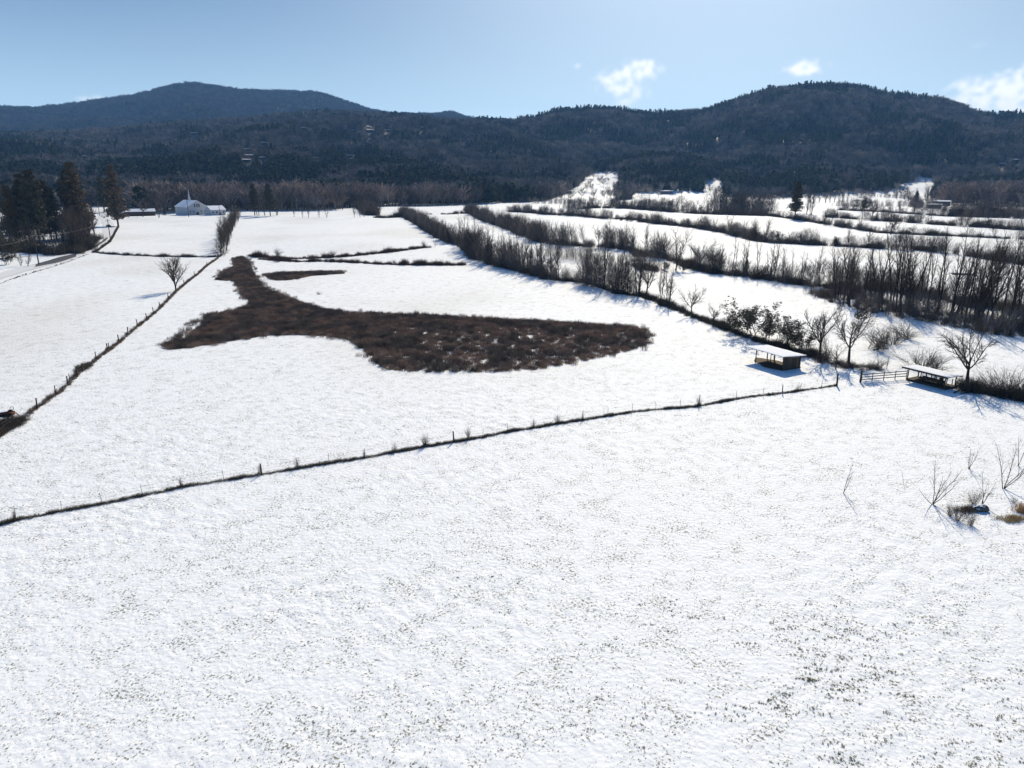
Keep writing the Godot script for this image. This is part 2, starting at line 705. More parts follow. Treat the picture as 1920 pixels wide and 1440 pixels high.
func grow(wood: Shape, fine: Shape, p: Vector3, d: Vector3, n: float, ra: float, level: int, o: Dictionary) -> void:
	var segs: int = o.segs[level]
	var kids: int = o.kids[level]
	var first: float = o.first[level]
	var s := wood if level < o.fine else fine
	var sides: int = o.sides[level]
	var lost: float = o.taper
	var rr := ra
	var made := 0
	for i in segs:
		d = (d + Vector3(rng.randf_range(-1, 1), rng.randf_range(-1, 1), rng.randf_range(-1, 1)) * o.wob[level] + Vector3(0, o.up[level], 0)).normalized()
		var q := p + d * (n / segs)
		var r2 := ra * (1.0 - lost * (i + 1) / segs)
		s.tube(p, q, rr, r2, sides, rng.randf() * TAU if sides == 2 else 0.0)
		if kids > 0:
			var want := int(round(kids * clampf((float(i + 1) / segs - first) / (1.0 - first), 0.0, 1.0)))
			while made < want:
				made += 1
				var f := rng.randf()
				var at := p.lerp(q, f)
				var share := (i + f) / segs
				var e := skew(d, o.angle[level] * rng.randf_range(0.65, 1.25), rng.randf() * TAU)
				var k: float = n * o.ratio[level] * rng.randf_range(0.65, 1.2) * (1.0 - o.shrink[level] * share)
				grow(wood, fine, at, e, k, minf(r2 * 0.75, ra * o.thin[level]), level + 1, o)
		p = q
		rr = r2


func tree_form(kind: String, height: float) -> Array:
	var wood := Shape.new()
	var fine := Shape.new()
	match kind:
		"whip":                                          # slender young trees, one to three stems
			var o := {"segs": [9, 4, 3, 2], "kids": [20, 8, 4, 0], "first": [0.2, 0.15, 0.1, 0], "fine": 1, "sides": [5, 3, 2, 2], "taper": 0.8, "wob": [0.06, 0.12, 0.18, 0.2], "up": [0.05, 0.16, 0.1, 0.0], "angle": [0.75, 0.6, 0.6], "ratio": [0.33, 0.5, 0.5], "shrink": [0.6, 0.4, 0.3], "thin": [0.5, 0.6, 0.75]}
			for k in rng.randi_range(2, 3):
				grow(wood, fine, Vector3(rng.randf_range(-0.35, 0.35), 0, rng.randf_range(-0.35, 0.35)), Vector3(rng.randf_range(-0.16, 0.16), 1, rng.randf_range(-0.16, 0.16)).normalized(), height * rng.randf_range(0.75, 1.0), height * 0.0125, 0, o)
		"spread":                                        # open crown on forking limbs
			var o := {"segs": [4, 7, 5, 3, 2], "kids": [7, 12, 9, 6, 0], "first": [0.5, 0.15, 0.12, 0.1, 0], "fine": 2, "sides": [7, 5, 3, 2, 2], "taper": 0.6, "wob": [0.07, 0.15, 0.18, 0.2, 0.2], "up": [0.05, 0.05, 0.05, 0.04, 0], "angle": [0.85, 0.75, 0.7, 0.7], "ratio": [2.0, 0.42, 0.48, 0.45], "shrink": [0.25, 0.5, 0.4, 0.3], "thin": [0.62, 0.48, 0.6, 0.8]}
			grow(wood, fine, Vector3.ZERO, Vector3(rng.randf_range(-0.12, 0.12), 1, rng.randf_range(-0.1, 0.1)).normalized(), height * 0.33, height * 0.020, 0, o)
		"oval":                                          # lone tree: many rising limbs, oval outline
			var o := {"segs": [9, 6, 4, 3, 2], "kids": [28, 11, 8, 4, 0], "first": [0.16, 0.15, 0.12, 0.1, 0], "fine": 2, "sides": [7, 4, 3, 2, 2], "taper": 0.75, "wob": [0.05, 0.1, 0.15, 0.2, 0.2], "up": [0.05, 0.09, 0.08, 0.05, 0], "angle": [0.72, 0.6, 0.6, 0.6], "ratio": [0.80, 0.42, 0.5, 0.5], "shrink": [0.58, 0.5, 0.4, 0.3], "thin": [0.55, 0.6, 0.75, 0.85]}
			grow(wood, fine, Vector3.ZERO, Vector3(0.03, 1, 0), height * 0.8, height * 0.019, 0, o)
		"mast":                                          # tall straight trunk, twigs towards the top
			var o := {"segs": [10, 5, 3, 2], "kids": [13, 6, 4, 0], "first": [0.4, 0.2, 0.1, 0], "fine": 1, "sides": [6, 3, 2, 2], "taper": 0.8, "wob": [0.045, 0.13, 0.2, 0.2], "up": [0.03, 0.13, 0.08, 0.0], "angle": [0.7, 0.65, 0.6], "ratio": [0.27, 0.45, 0.5], "shrink": [0.5, 0.4, 0.3], "thin": [0.42, 0.55, 0.75]}
			grow(wood, fine, Vector3.ZERO, Vector3(rng.randf_range(-0.13, 0.13), 1, rng.randf_range(-0.1, 0.1)).normalized(), height, height * 0.011, 0, o)
		"puff":                                          # bare tree with a dense, rounded mass of twigs
			var o := {"segs": [6, 5, 4, 3], "kids": [16, 9, 7, 0], "first": [0.12, 0.15, 0.1, 0], "fine": 2, "sides": [5, 3, 2, 2], "taper": 0.7, "wob": [0.08, 0.14, 0.2, 0.2], "up": [0.05, 0.1, 0.1, 0.0], "angle": [0.75, 0.6, 0.55], "ratio": [0.5, 0.45, 0.5], "shrink": [0.5, 0.4, 0.3], "thin": [0.45, 0.6, 0.7]}
			for k in 2:
				grow(wood, fine, Vector3(k * 0.5, 0, 0), Vector3(rng.randf_range(-0.2, 0.2), 1, rng.randf_range(-0.2, 0.2)).normalized(), height * 0.8, height * 0.012, 0, o)
		"shrub":                                         # rounded thicket of arching stems
			var o := {"segs": [5, 3, 2], "kids": [9, 5, 0], "first": [0.15, 0.1, 0], "fine": 1, "sides": [3, 2, 2], "taper": 0.7, "wob": [0.18, 0.22, 0.25], "up": [-0.03, 0.02, 0.0], "angle": [0.7, 0.65], "ratio": [0.42, 0.5], "shrink": [0.4, 0.3], "thin": [0.5, 0.6]}
			for k in 40:
				var a := rng.randf() * TAU
				grow(wood, fine, Vector3(cos(a), 0, sin(a)) * rng.randf() * height * 0.3, skew(Vector3.UP, rng.randf_range(0.05, 0.95), a), height * rng.randf_range(0.6, 1.0), height * 0.007, 0, o)
		"leafy":                                         # shrub that keeps dull dead leaves
			var o := {"segs": [5, 3, 2], "kids": [9, 5, 0], "first": [0.2, 0.1, 0], "fine": 1, "sides": [3, 2, 2], "taper": 0.7, "wob": [0.14, 0.2, 0.25], "up": [0.02, 0.03, 0.0], "angle": [0.7, 0.65], "ratio": [0.42, 0.5], "shrink": [0.4, 0.3], "thin": [0.5, 0.6]}
			for k in 7:
				grow(wood, fine, Vector3(rng.randf_range(-1, 1), 0, rng.randf_range(-1, 1)) * height * 0.12, skew(Vector3.UP, rng.randf_range(0.0, 0.6), rng.randf() * TAU), height * rng.randf_range(0.7, 1.05), height * 0.011, 0, o)
			var spots := fine.v.duplicate()
			for k in 2800:
				var p: Vector3 = spots[rng.randi() % spots.size()] + Vector3(rng.randf_range(-1, 1), rng.randf_range(-1, 1), rng.randf_range(-1, 1)) * height * 0.05
				if p.y > height * 0.12 and p.y > height * 0.3 * rng.randf():
					leaf(fine, p, height * 0.026)
		"pine", "olive_pine":                             # tall pine with irregular tiers
			var top := height
			var lean := Vector3(rng.randf_range(-0.02, 0.02), 1, 0).normalized()
			wood.tube(Vector3.ZERO, lean * top * 0.5, height * 0.016, height * 0.011, 6)
			wood.tube(lean * top * 0.5, lean * top * 0.98, height * 0.011, height * 0.002, 5)
			var y := 0.22 if kind == "pine" else 0.13
			while y < 0.99:
				var reach: float = height * (0.19 * pow(1.0 - y, 0.6) + 0.025) * rng.randf_range(0.7, 1.2)
				for k in 5:
					var a := rng.randf() * TAU
					var out := Vector3(cos(a), rng.randf_range(-0.05, 0.35), sin(a)).normalized()
					var b := lean * top * y
					wood.tube(b, b + out * reach, height * 0.003, height * 0.001, 3)
					for j in 34:
						var f := rng.randf_range(0.25, 1.05)
						leaf(fine, b + out * reach * f + Vector3(rng.randf_range(-1, 1), rng.randf_range(-0.5, 0.8), rng.randf_range(-1, 1)) * reach * 0.24, height * 0.021)
				y += rng.randf_range(0.016, 0.034)
		"cedar":                                         # small dark evergreen, blunt cone
			wood.tube(Vector3.ZERO, Vector3.UP * height * 0.9, height * 0.025, height * 0.006, 5)
			for k in 1300:
				var y := rng.randf()
				var a := rng.randf() * TAU
				var reach := height * 0.30 * pow(1.0 - y, 0.7) * sqrt(rng.randf()) * (0.9 + 0.25 * sin(a * 3.0 + y * 9.0))
				leaf(fine, Vector3(cos(a) * reach, height * (0.05 + y * 0.95), sin(a) * reach), height * 0.035)
	return [wood.mesh(), fine.mesh()]


func leaf(s: Shape, p: Vector3, r: float) -> void:
	var a := Vector3(rng.randf_range(-1, 1), rng.randf_range(-1, 1), rng.randf_range(-1, 1)) * r
	var b := Vector3(rng.randf_range(-1, 1), rng.randf_range(-1, 1), rng.randf_range(-1, 1)) * r
	s.tri(p + a, p + b, p - (a + b) * 0.7)


func make_forms() -> void:
	for k in [["whip", 10.0, 5], ["mast", 13.0, 5], ["spread", 10.0, 5], ["oval", 10.0, 1], ["puff", 14.0, 3], ["shrub", 3.5, 3], ["leafy", 4.0, 3], ["pine", 30.0, 2], ["olive_pine", 30.0, 2], ["cedar", 5.0, 1]]:
		forms[k[0]] = []
		for i in k[2]:
			var f := tree_form(k[0], k[1])
			forms[k[0]].append([f[0], f[1], k[1]])
	# tangles and weeds
	for k in 3:
		var s := Shape.new()
		for i in 95:
			var a := rng.randf() * TAU
			var p := Vector3(cos(a), 0, sin(a)) * rng.randf() * 0.8
			var d := skew(Vector3.UP, rng.randf_range(0.0, 1.0), a + rng.randf_range(-1, 1))
			var n := rng.randf_range(0.4, 1.0)
			var q := p + d * n * 0.6
			var e := (d + Vector3(rng.randf_range(-0.6, 0.6), rng.randf_range(-0.7, 0.3), rng.randf_range(-0.6, 0.6))).normalized()
			s.tint = Color(1, 1, 1) * rng.randf_range(0.6, 1.2)
			s.tube(p, q, 0.014, 0.010, 2, rng.randf() * TAU)
			s.tube(q, q + e * n * 0.5, 0.010, 0.004, 2, rng.randf() * TAU)
		forms["tangle_%d" % k] = s.mesh()
	for k in 3:
		var s := Shape.new()
		for i in 46:
			var p := Vector3(rng.randf_range(-0.55, 0.55), 0, rng.randf_range(-0.55, 0.55))
			var d := skew(Vector3.UP, rng.randf_range(0.0, 0.6), rng.randf() * TAU)
			var n := rng.randf_range(0.45, 1.0)
			var q := p + d * n * 0.6
			var e := (d + Vector3(rng.randf_range(-0.5, 0.5), rng.randf_range(-0.6, 0.2), rng.randf_range(-0.5, 0.5))).normalized()
			s.tint = Color(1, 1, 1) * rng.randf_range(0.55, 1.25)
			s.tube(p, q, 0.020, 0.016, 2, rng.randf() * TAU)
			s.tube(q, q + e * n * 0.45, 0.020, 0.006, 2, rng.randf() * TAU)
			if i % 3 == 0:
				leaf(s, q + e * n * 0.4, 0.06)
		forms["weed_%d" % k] = s.mesh()
	for k in 3:
		var s := Shape.new()
		for i in 9:
			var p := Vector3(rng.randf_range(-0.5, 0.5), -0.05, rng.randf_range(-0.5, 0.5))
			var d := skew(Vector3.UP, rng.randf_range(0.1, 0.95), rng.randf() * TAU)
			var n := rng.randf_range(0.5, 1.0)
			s.tint = Color(1, 1, 1) * rng.randf_range(0.6, 1.3)
			s.tube(p, p + d * n * 0.6, 0.09, 0.07, 2, rng.randf() * TAU)
			s.tube(p + d * n * 0.6, p + (d + Vector3(rng.randf_range(-0.4, 0.4), -0.45, rng.randf_range(-0.4, 0.4))).normalized() * n, 0.07, 0.01, 2, rng.randf() * TAU)
		forms["tuft_%d" % k] = s.mesh()
	# far forest trees, one metre high
	for k in 3:
		var s := Shape.new()
		s.tube(Vector3.ZERO, Vector3(0.02, 0.65, 0), 0.014, 0.008, 3)
		for i in 46:
			var y := rng.randf_range(0.22, 0.72)
			var a := rng.randf() * TAU
			var d := Vector3(cos(a), rng.randf_range(0.7, 2.6), sin(a)).normalized()
			var n := rng.randf_range(0.16, 0.36) * (1.25 - y * 0.5)
			var b := Vector3(0, y, 0) + Vector3(cos(a), 0, sin(a)) * rng.randf_range(0.0, 0.12)
			s.tint = Color(1, 1, 1) * rng.randf_range(0.7, 1.2)
			s.tube(b, b + d * n, 0.010, 0.006, 2, rng.randf() * TAU)
			s.tube(b + d * n * 0.5, b + d * n * 0.5 + skew(d, 0.6, rng.randf() * TAU) * n * 0.6, 0.010, 0.004, 2, rng.randf() * TAU)
		forms["far_bare_%d" % k] = s.mesh()
	for k in 3:
		var s := Shape.new()
		for i in 3:
			var b0 := Vector3(rng.randf_range(-0.12, 0.12), 0, rng.randf_range(-0.12, 0.12))
			s.tube(b0, b0 * 2.0 + Vector3(0, rng.randf_range(0.6, 0.95), 0), 0.007, 0.003, 3)
		for i in 64:
			var y := rng.randf_range(0.05, 0.72)
			var a := rng.randf() * TAU
			var d := Vector3(cos(a), rng.randf_range(0.6, 2.8), sin(a)).normalized()
			var n := rng.randf_range(0.14, 0.34)
			var b := Vector3(0, y, 0) + Vector3(cos(a), 0, sin(a)) * rng.randf_range(0.0, 0.2)
			s.tint = Color(1, 1, 1) * rng.randf_range(0.7, 1.25)
			s.tube(b, b + d * n, 0.0045, 0.0025, 2, rng.randf() * TAU)
			s.tube(b + d * n * 0.4, b + d * n * 0.4 + skew(d, 0.6, rng.randf() * TAU) * n * 0.6, 0.004, 0.002, 2, rng.randf() * TAU)
		forms["young_%d" % k] = s.mesh()
	for k in 2:
		var s := Shape.new()
		s.tint = Color(1.4, 1.0, 0.8)
		s.tube(Vector3.ZERO, Vector3(0, 0.9, 0), 0.014, 0.004, 3)
		var y := 0.24
		while y < 1.0:
			for i in 4:
				var a := rng.randf() * TAU
				var reach := 0.20 * pow(1.04 - y, 0.65) * rng.randf_range(0.6, 1.2)
				for j in 4:
					s.tint = Color(1, 1, 1) * rng.randf_range(0.6, 1.3)
					leaf(s, Vector3(cos(a), 0, sin(a)) * reach * rng.randf_range(0.3, 1.0) + Vector3(0, y + rng.randf_range(-0.02, 0.04), 0), 0.060)
			y += 0.055
		forms["far_pine_%d" % k] = s.mesh()


# ---------------------------------------------------------------- woods on the hillsides
func forests() -> void:
	var put := {}
	for k in 6:
		for t in ["bare_trees", "pine_trees"]:
			put["%d%s" % [k, t]] = [[], []]
	var columns := 760
	var highest := PackedFloat32Array()
	highest.resize(columns)
	highest.fill(-1.0)
	var r := 700.0
	var kinds := FastNoiseLite.new()
	kinds.seed = 61
	kinds.frequency = 1.0 / 260.0
	kinds.fractal_octaves = 3
	var gaps: Array = house_spots()
	while r < 5200.0:
		var step := 6.3 + maxf(0.0, r - 1200.0) * 0.0017
		var n := int(1.44 * r / step)
		for i in n:
			var az := -0.72 + 1.44 * (i + rng.randf_range(-0.5, 0.5)) / n
			var rr := r + rng.randf_range(-0.5, 0.5) * step
			var x := sin(az) * rr
			var z := -cos(az) * rr
			var col := clampi(int((az + 0.72) / 1.44 * columns), 0, columns - 1)
			var hill := hills(x, z, rr) if rr > 850.0 else 0.0
			var which := which_ridge
			var held := false
			if hill < 1.0:
				# the bare wood along the foot of the slopes, beyond the last fields
				var px := 960.0 + tan(az) * 1388.0
				var front := 745.0 + roll.get_noise_2d(x, z) * 30.0
				if px > 640.0:
					front = 800.0 + (px - 640.0) * 0.35
				if px > 1770.0:
					front = 985.0 + roll.get_noise_2d(x, z) * 40.0
				if px < 250.0 or (px > 900.0 and px < 1770.0) or rr < front or rng.randf() < (0.15 if px < 900.0 else 0.5):
					continue
				which = 5
			else:
				for c in clearings:
					if Geometry2D.is_point_in_polygon(Vector2(x, z), c):
						held = true
				if held and rng.randf() > 0.03:
					continue
			var y := roll.get_noise_2d(x, z) * 1.5 + hill
			var top := (y + 17.0 - EYE_HEIGHT) / rr
			if top < highest[col] - 0.0006:
				continue
			var skip := false
			var stunted := 99.0
			for g in gaps:
				var dx: float = x - g.x
				var dz: float = z - g.z
				if absf(dx) < 310.0 and absf(dz) < 310.0:
					var away: float = Vector2(g.x, g.z).length() - rr
					var across: float = absf(az - atan2(g.x, -g.z)) * rr
					if across < 9.5 and away > -8.0 and away < 300.0:
						stunted = minf(stunted, 3.0 + maxf(0.0, away) * 0.055)
						if away < 8.0 and across < 8.0:
							skip = true
							break
			if skip:
				continue
			highest[col] = maxf(highest[col], (y + 3.0 - EYE_HEIGHT) / rr)
			var e := kinds.get_noise_2d(x, z) + spur.get_noise_2d(x * 5.0, z * 5.0) * 0.35
			var bias: float = [-0.5, -0.22, -0.10, 0.12, 0.16, -0.75][which]
			if which == 2 and az < 0.22 and rr > 2350.0:
				bias = 0.25
			if which == 1 and rr > 2350.0:
				bias = -0.12
			if which == 5:
				bias = -0.5
			var pine := e + bias + rng.randf_range(-0.16, 0.16) > 0.0 and not held
			if pine and rng.randf() < 0.3:
				continue
			var grade := patch.get_noise_2d(x * 0.2, z * 0.2)
			var tall_by := rng.randf_range(0.65, 1.25) * (17.5 if pine else 17.0) * (1.0 + (step - 6.3) * 0.03) * (1.0 + grade * 0.35)
			tall_by = minf(tall_by, stunted)
			if which == 5:
				tall_by *= 1.35
			var wide := tall_by * rng.randf_range(0.9, 1.35) * ((1.1 if which < 3 else 1.5) if pine else 1.25)
			var b := Basis(Vector3.UP, rng.randf() * TAU).scaled(Vector3(wide, tall_by, wide))
			var w: float = rng.randf_range(0.5, 1.5) * (1.0 + grade * 0.6) * [0.8, 1.2, 1.5, 1.1, 1.45, 1.25][which]
			var tint := Color(0.062 * w, 0.072 * w, 0.040 * w) if pine else (Color(0.165 * w, 0.142 * w, 0.120 * w) if which < 5 else Color(0.21 * w, 0.165 * w, 0.135 * w))
			var box: Array = put["%d%s" % [which, "pine_trees" if pine else "bare_trees"]]
			box[0].append(Transform3D(b, Vector3(x, y - 0.4, z)))
			box[1].append(tint)
		r += step
	var about := [["mountain_forest", "bare grey forest covering the high rounded mountain with two summits"], ["hillside_forest", "mixed forest with scattered houses on the lower slope below the high mountain"],
		["ridge_forest", "dark forest on the broad nearer ridge beside the small clouds"], ["foothill_forest", "dark pine forest on the foothill behind the white church"],
		["knoll_forest", "dark pine forest on low knolls behind the snowy clearings"], ["valley_wood", "band of bare brown wood along the valley edge beside the church"]]
	var count := 0
	for k in 6:
		var root := thing(about[k][0], about[k][1], "forest")
		root.set_meta("kind", "stuff")
		for t in ["bare_trees", "pine_trees"]:
			var all: Array = put["%d%s" % [k, t]]
			var forms_of := ["far_bare_0", "far_bare_1", "far_bare_2"] if t == "bare_trees" else ["far_pine_0", "far_pine_1"]
			for f in forms_of.size():
				var places := []
				var tints := []
				for i in range(f, all[0].size(), forms_of.size()):
					places.append(all[0][i])
					tints.append(all[1][i])
				count += places.size()
				if places.size():
					scatter(t, forms[forms_of[f]], M.forest, places, tints, root)
	print("forest trees ", count)


# ---------------------------------------------------------------- hedgerows: undergrowth as one mass each, every tree a thing of its own
func ordinal(n: int) -> String:
	var s := "th"
	if n % 100 < 11 or n % 100 > 13:
		s = ["th", "st", "nd", "rd", "th", "th", "th", "th", "th", "th"][n % 10]
	return str(n) + s


func tree_at(kind: String, p: Vector3, height: float, label: String, category: String, group := "", turn := -1.0, wide := 1.0) -> Node3D:
	var all: Array = forms[kind]
	var f: Array = all[rng.randi() % all.size()]
	var called: String = {"whip": "bare_tree", "mast": "bare_tree", "spread": "branching_tree", "oval": "lone_tree", "puff": "twiggy_tree", "shrub": "bare_shrub", "leafy": "leafy_shrub", "pine": "pine_tree", "olive_pine": "pine_tree", "cedar": "cedar_tree"}[kind]
	var o := thing(called, label, category, p - Vector3(0, 0.08, 0), rng.randf() * TAU if turn < 0.0 else turn, group)
	var k: float = height / f[2]
	o.scale = Vector3(k * wide, k, k * wide)
	part("stem" if kind in ["shrub", "leafy"] else "trunk", f[0], M.bark, o)
	var m: Material = M.twig
	if kind == "pine" or kind == "cedar":
		m = M.needle
	elif kind == "olive_pine":
		m = M.olive_needle
	elif kind == "leafy":
		m = M.leafy
	elif kind == "puff":
		m = M.brown_twig
	part("crown", f[1], m, o)
	return o


func tangle_row(called: String, label: String, pts: Array, width: float, height: float, each: float, base: Color, group := "hedgerows between the snowy fields") -> void:
	var places := []
	var tints := []
	for w in walk(pts, each):
		var side := Vector3(-w[1].z, 0, w[1].x).normalized()
		if height >= 2.0 and each > 0.6 and patch.get_noise_2d(w[0].x * 0.9 + 70.0, w[0].z * 0.9) < -0.28:
			continue
		var n := 0.5 + 1.0 * absf(patch.get_noise_2d(w[0].x * 1.3, w[0].z * 1.3)) * 2.0 + rng.randf_range(-0.2, 0.2)
		for k in 2:
			var p := on_ground(w[0] + side * rng.randf_range(-0.5, 0.5) * width)
			var h := height * n * rng.randf_range(0.6, 1.2)
			var b := Basis(Vector3.UP, rng.randf() * TAU).scaled(Vector3(maxf(h * 0.8, 1.0), h, maxf(h * 0.8, 1.0)))
			places.append(Transform3D(b, p - Vector3(0, 0.1, 0)))
			var v := rng.randf_range(0.6, 1.3)
			tints.append(Color(base.r * v, base.g * v, base.b * v))
	var o := scatter(called, forms["tangle_%d" % (rng.randi() % 3)], M.weed, places, tints, self)
	tag(o, label, "hedge", group, "stuff")


func sapling_mass(called: String, label: String, pts: Array, width: float, low: float, high: float, each: float, base := Color(0.19, 0.158, 0.13)) -> void:
	var places := []
	var tints := []
	for w in walk(pts, each):
		var side := Vector3(-w[1].z, 0, w[1].x).normalized()
		var n := clampf(0.5 + patch.get_noise_2d(w[0].x * 0.7, w[0].z * 0.7) * 1.3, 0.0, 1.0)
		if rng.randf() > 0.35 + n:
			continue
		var p := on_ground(w[0] + side * rng.randf_range(-0.5, 0.5) * width)
		var h := lerpf(low, high, n * rng.randf_range(0.5, 1.0))
		var k := h * rng.randf_range(0.7, 1.3) * 0.75
		places.append(Transform3D(Basis(Vector3.UP, rng.randf() * TAU).scaled(Vector3(k, h, k)), p - Vector3(0, 0.1 + h * 0.12, 0)))
		var v := rng.randf_range(0.6, 1.35)
		tints.append(Color(base.r * v, base.g * v, base.b * v))
	var o := scatter(called, forms["young_%d" % (rng.randi() % 3)], M.forest, places, tints, self)
	tag(o, label, "thicket", "", "stuff")


func tree_row(points: Array, each: float, low: float, high: float, kinds: Array, phrase: String, group: String, off := 1.5) -> void:
	var list := []
	for w in walk(line(points), each):
		var side := Vector3(-w[1].z, 0, w[1].x).normalized()
		list.append(on_ground(w[0] + side * rng.randf_range(-off, off) + w[1] * rng.randf_range(-0.4, 0.4) * each))
	var n := 0
	for p in list:
		n += 1
		var kind: String = kinds[rng.randi() % kinds.size()]
		var h := rng.randf_range(low, high)
		if kind in ["shrub", "leafy"]:
			h *= 0.4
		var sort: String = {"whip": "slender bare tree", "mast": "straight bare tree", "spread": "branching bare tree", "puff": "twiggy bare tree", "shrub": "bare shrub", "leafy": "dull leafy shrub", "pine": "pine", "cedar": "cedar"}[kind]
		tree_at(kind, p, h, "%s, %s from left in the %s" % [sort, ordinal(n), phrase], "shrub" if kind in ["shrub", "leafy"] else "tree", group)


func hedgerows() -> void:
	M.olive_needle = paint(0.135, 0.102, 0.060)
	M.leafy = paint(0.080, 0.070, 0.045)
	var dusk := Color(0.125, 0.100, 0.080)
	var dark := Color(0.085, 0.074, 0.056)
	# undergrowth
	tangle_row("hedgerow", "brambly hedgerow running from the far field corner down behind the brush patch", line([[752, 401], [770, 412], [800, 430], [840, 452], [875, 464], [900, 488], [930, 496], [962, 504], [1010, 516], [1035, 524]]), 5.0, 2.4, 0.8, dusk)
	tangle_row("hedgerow", "low dark hedgerow leading down to the open shed", line([[1035, 524], [1100, 530], [1120, 536], [1160, 550], [1212, 557], [1260, 577], [1295, 592], [1347, 610], [1390, 627], [1440, 645], [1490, 658], [1530, 670]]), 2.2, 1.4, 0.55, dark)
	tangle_row("hedgerow", "second hedgerow with trees in the middle of the valley", line([[875, 394], [905, 412], [942, 424], [980, 440], [1022, 455], [1075, 461], [1142, 463], [1185, 470], [1247, 485], [1280, 494], [1310, 506], [1350, 514], [1400, 518], [1450, 525], [1497, 533], [1545, 538]]), 5.0, 2.4, 0.9, dusk)
	tangle_row("hedgerow", "brown brush belt joining the two tree hedgerows", line([[1192, 474], [1202, 486], [1186, 497], [1215, 506], [1242, 509]]), 5.0, 2.0, 0.8, dusk)
	tangle_row("hedgerow", "long hedgerow of rounded bushes across the valley floor", line([[955, 397], [1022, 402], [1085, 405], [1130, 410], [1185, 412], [1235, 420], [1310, 428], [1350, 435], [1375, 440], [1440, 455], [1540, 460], [1627, 465], [1727, 469], [1810, 479], [1930, 498]]), 4.0, 3.0, 1.1, dusk)
	tangle_row("hedgerow", "dark narrow hedgerow curving below the tall dark pine", line([[1440, 405], [1490, 411], [1545, 420], [1615, 431], [1652, 437], [1715, 440], [1815, 444], [1925, 449]]), 3.5, 2.6, 1.1, dark)
	tangle_row("hedgerow", "far brushy hedgerow in front of the snowy clearings", line([[1080, 393], [1120, 390], [1175, 391], [1250, 397], [1310, 401], [1370, 403], [1440, 405]]), 8.0, 4.5, 1.3, dusk)
	tangle_row("hedgerow", "thin hedgerow with round bushes below the low barns", line([[1550, 407], [1615, 412], [1690, 416], [1765, 422], [1925, 432]]), 4.0, 4.0, 1.4, dusk)
	tangle_row("hedgerow", "farthest thin hedgerow in front of the low barns", line([[1575, 394], [1615, 396], [1690, 400], [1765, 405], [1925, 410]]), 3.5, 3.0, 1.6, dusk)
	tangle_row("hedgerow", "tall brown hedge mass beside the low barns", line([[1790, 402], [1840, 404], [1925, 406]]), 14.0, 9.0, 1.3, dusk)
	tangle_row("hedgerow", "thick dark undergrowth beneath the tall bare thicket", line([[1560, 548], [1620, 570], [1700, 588], [1780, 600], [1850, 612], [1935, 630]]), 14.0, 1.7, 0.5, dusk)
	tangle_row("hedgerow", "brown brush behind the thicket of tall trunks", line([[1545, 538], [1640, 542], [1740, 556], [1850, 575], [1935, 590]]), 8.0, 2.2, 0.55, dusk)
	tangle_row("hedgerow", "dark bramble hedge beside the small feeding shelter", line([[1800, 726], [1840, 735], [1880, 742], [1935, 750]]), 3.2, 1.9, 0.3, dark)
	tangle_row("hedgerow", "reddish brown ditch brush between the two snowy fields", line([[470, 480], [500, 483], [540, 486], [590, 484], [640, 482], [690, 477], [735, 472], [780, 466], [803, 464]]), 3.5, 1.7, 0.5, Color(0.10, 0.066, 0.048))
	tangle_row("hedgerow", "reddish brown ditch brush nearest to the brush patch", line([[490, 486], [555, 491], [605, 490], [655, 492], [730, 496], [805, 497], [871, 497]]), 3.0, 1.7, 0.5, Color(0.10, 0.066, 0.048))
	tangle_row("hedgerow", "thin dark weed line across the field below the church", line([[176, 473], [200, 476], [230, 478], [300, 481], [360, 482], [412, 482]]), 1.2, 1.1, 0.6, Color(0.10, 0.08, 0.075))
	tangle_row("hedgerow", "dark brush along the outside of the road bend", line([[-30, 470], [20, 470], [60, 472], [100, 476], [126, 477], [144, 471], [158, 460], [170, 448]]), 8.0, 4.0, 0.7, dark)
	tangle_row("hedgerow", "bushy hedge at the top corner of the striped field", line([[676, 384], [685, 392], [697, 404]]), 7.0, 7.0, 1.2, dusk)
	tangle_row("hedgerow", "low hedge along the top of the striped field", line([[705, 408], [720, 409], [752, 407]]), 4.0, 4.0, 1.2, dark)
	tangle_row("hedgerow", "low hedge along the top of the small middle field", line([[805, 402], [840, 402], [880, 400]]), 3.0, 2.4, 1.0, dark)
	tangle_row("hedgerow", "loose brush between the open shed and the old dark tree", line([[1508, 664], [1540, 676], [1570, 686], [1610, 690], [1650, 692]]), 3.5, 1.5, 0.55, dusk)
	sapling_mass("sapling_thicket", "mass of young bare growth filling the hedgerow behind the brush patch", line([[752, 401], [800, 430], [840, 453], [875, 464], [900, 488], [962, 504], [1035, 524], [1120, 536], [1200, 556]]), 5.0, 3.5, 12.5, 0.6)
	sapling_mass("sapling_thicket", "mass of young bare growth filling the second valley hedgerow", line([[878, 398], [905, 412], [942, 424], [980, 440], [1022, 455], [1075, 461], [1142, 463], [1185, 470], [1247, 485]]), 8.0, 4.0, 13.0, 0.6)
	sapling_mass("sapling_thicket", "mass of young bare growth between the two tree hedgerows", line([[1000, 478], [1060, 484], [1120, 490], [1170, 497], [1230, 505]]), 18.0, 3.0, 9.0, 0.6)
	sapling_mass("sapling_thicket", "young bare growth in the hedgerow beyond the open snowfield", line([[1247, 485], [1290, 497], [1330, 508], [1400, 518], [1450, 525], [1497, 533], [1545, 538]]), 5.0, 3.0, 11.0, 0.6)
	sapling_mass("sapling_thicket", "rounded bushy growth of the long valley hedgerow", line([[955, 397], [1022, 402], [1085, 405], [1130, 410], [1185, 412], [1235, 420], [1310, 428], [1375, 440], [1440, 455], [1540, 460], [1627, 465], [1727, 469], [1810, 479], [1930, 498]]), 6.0, 4.5, 11.0, 0.6)
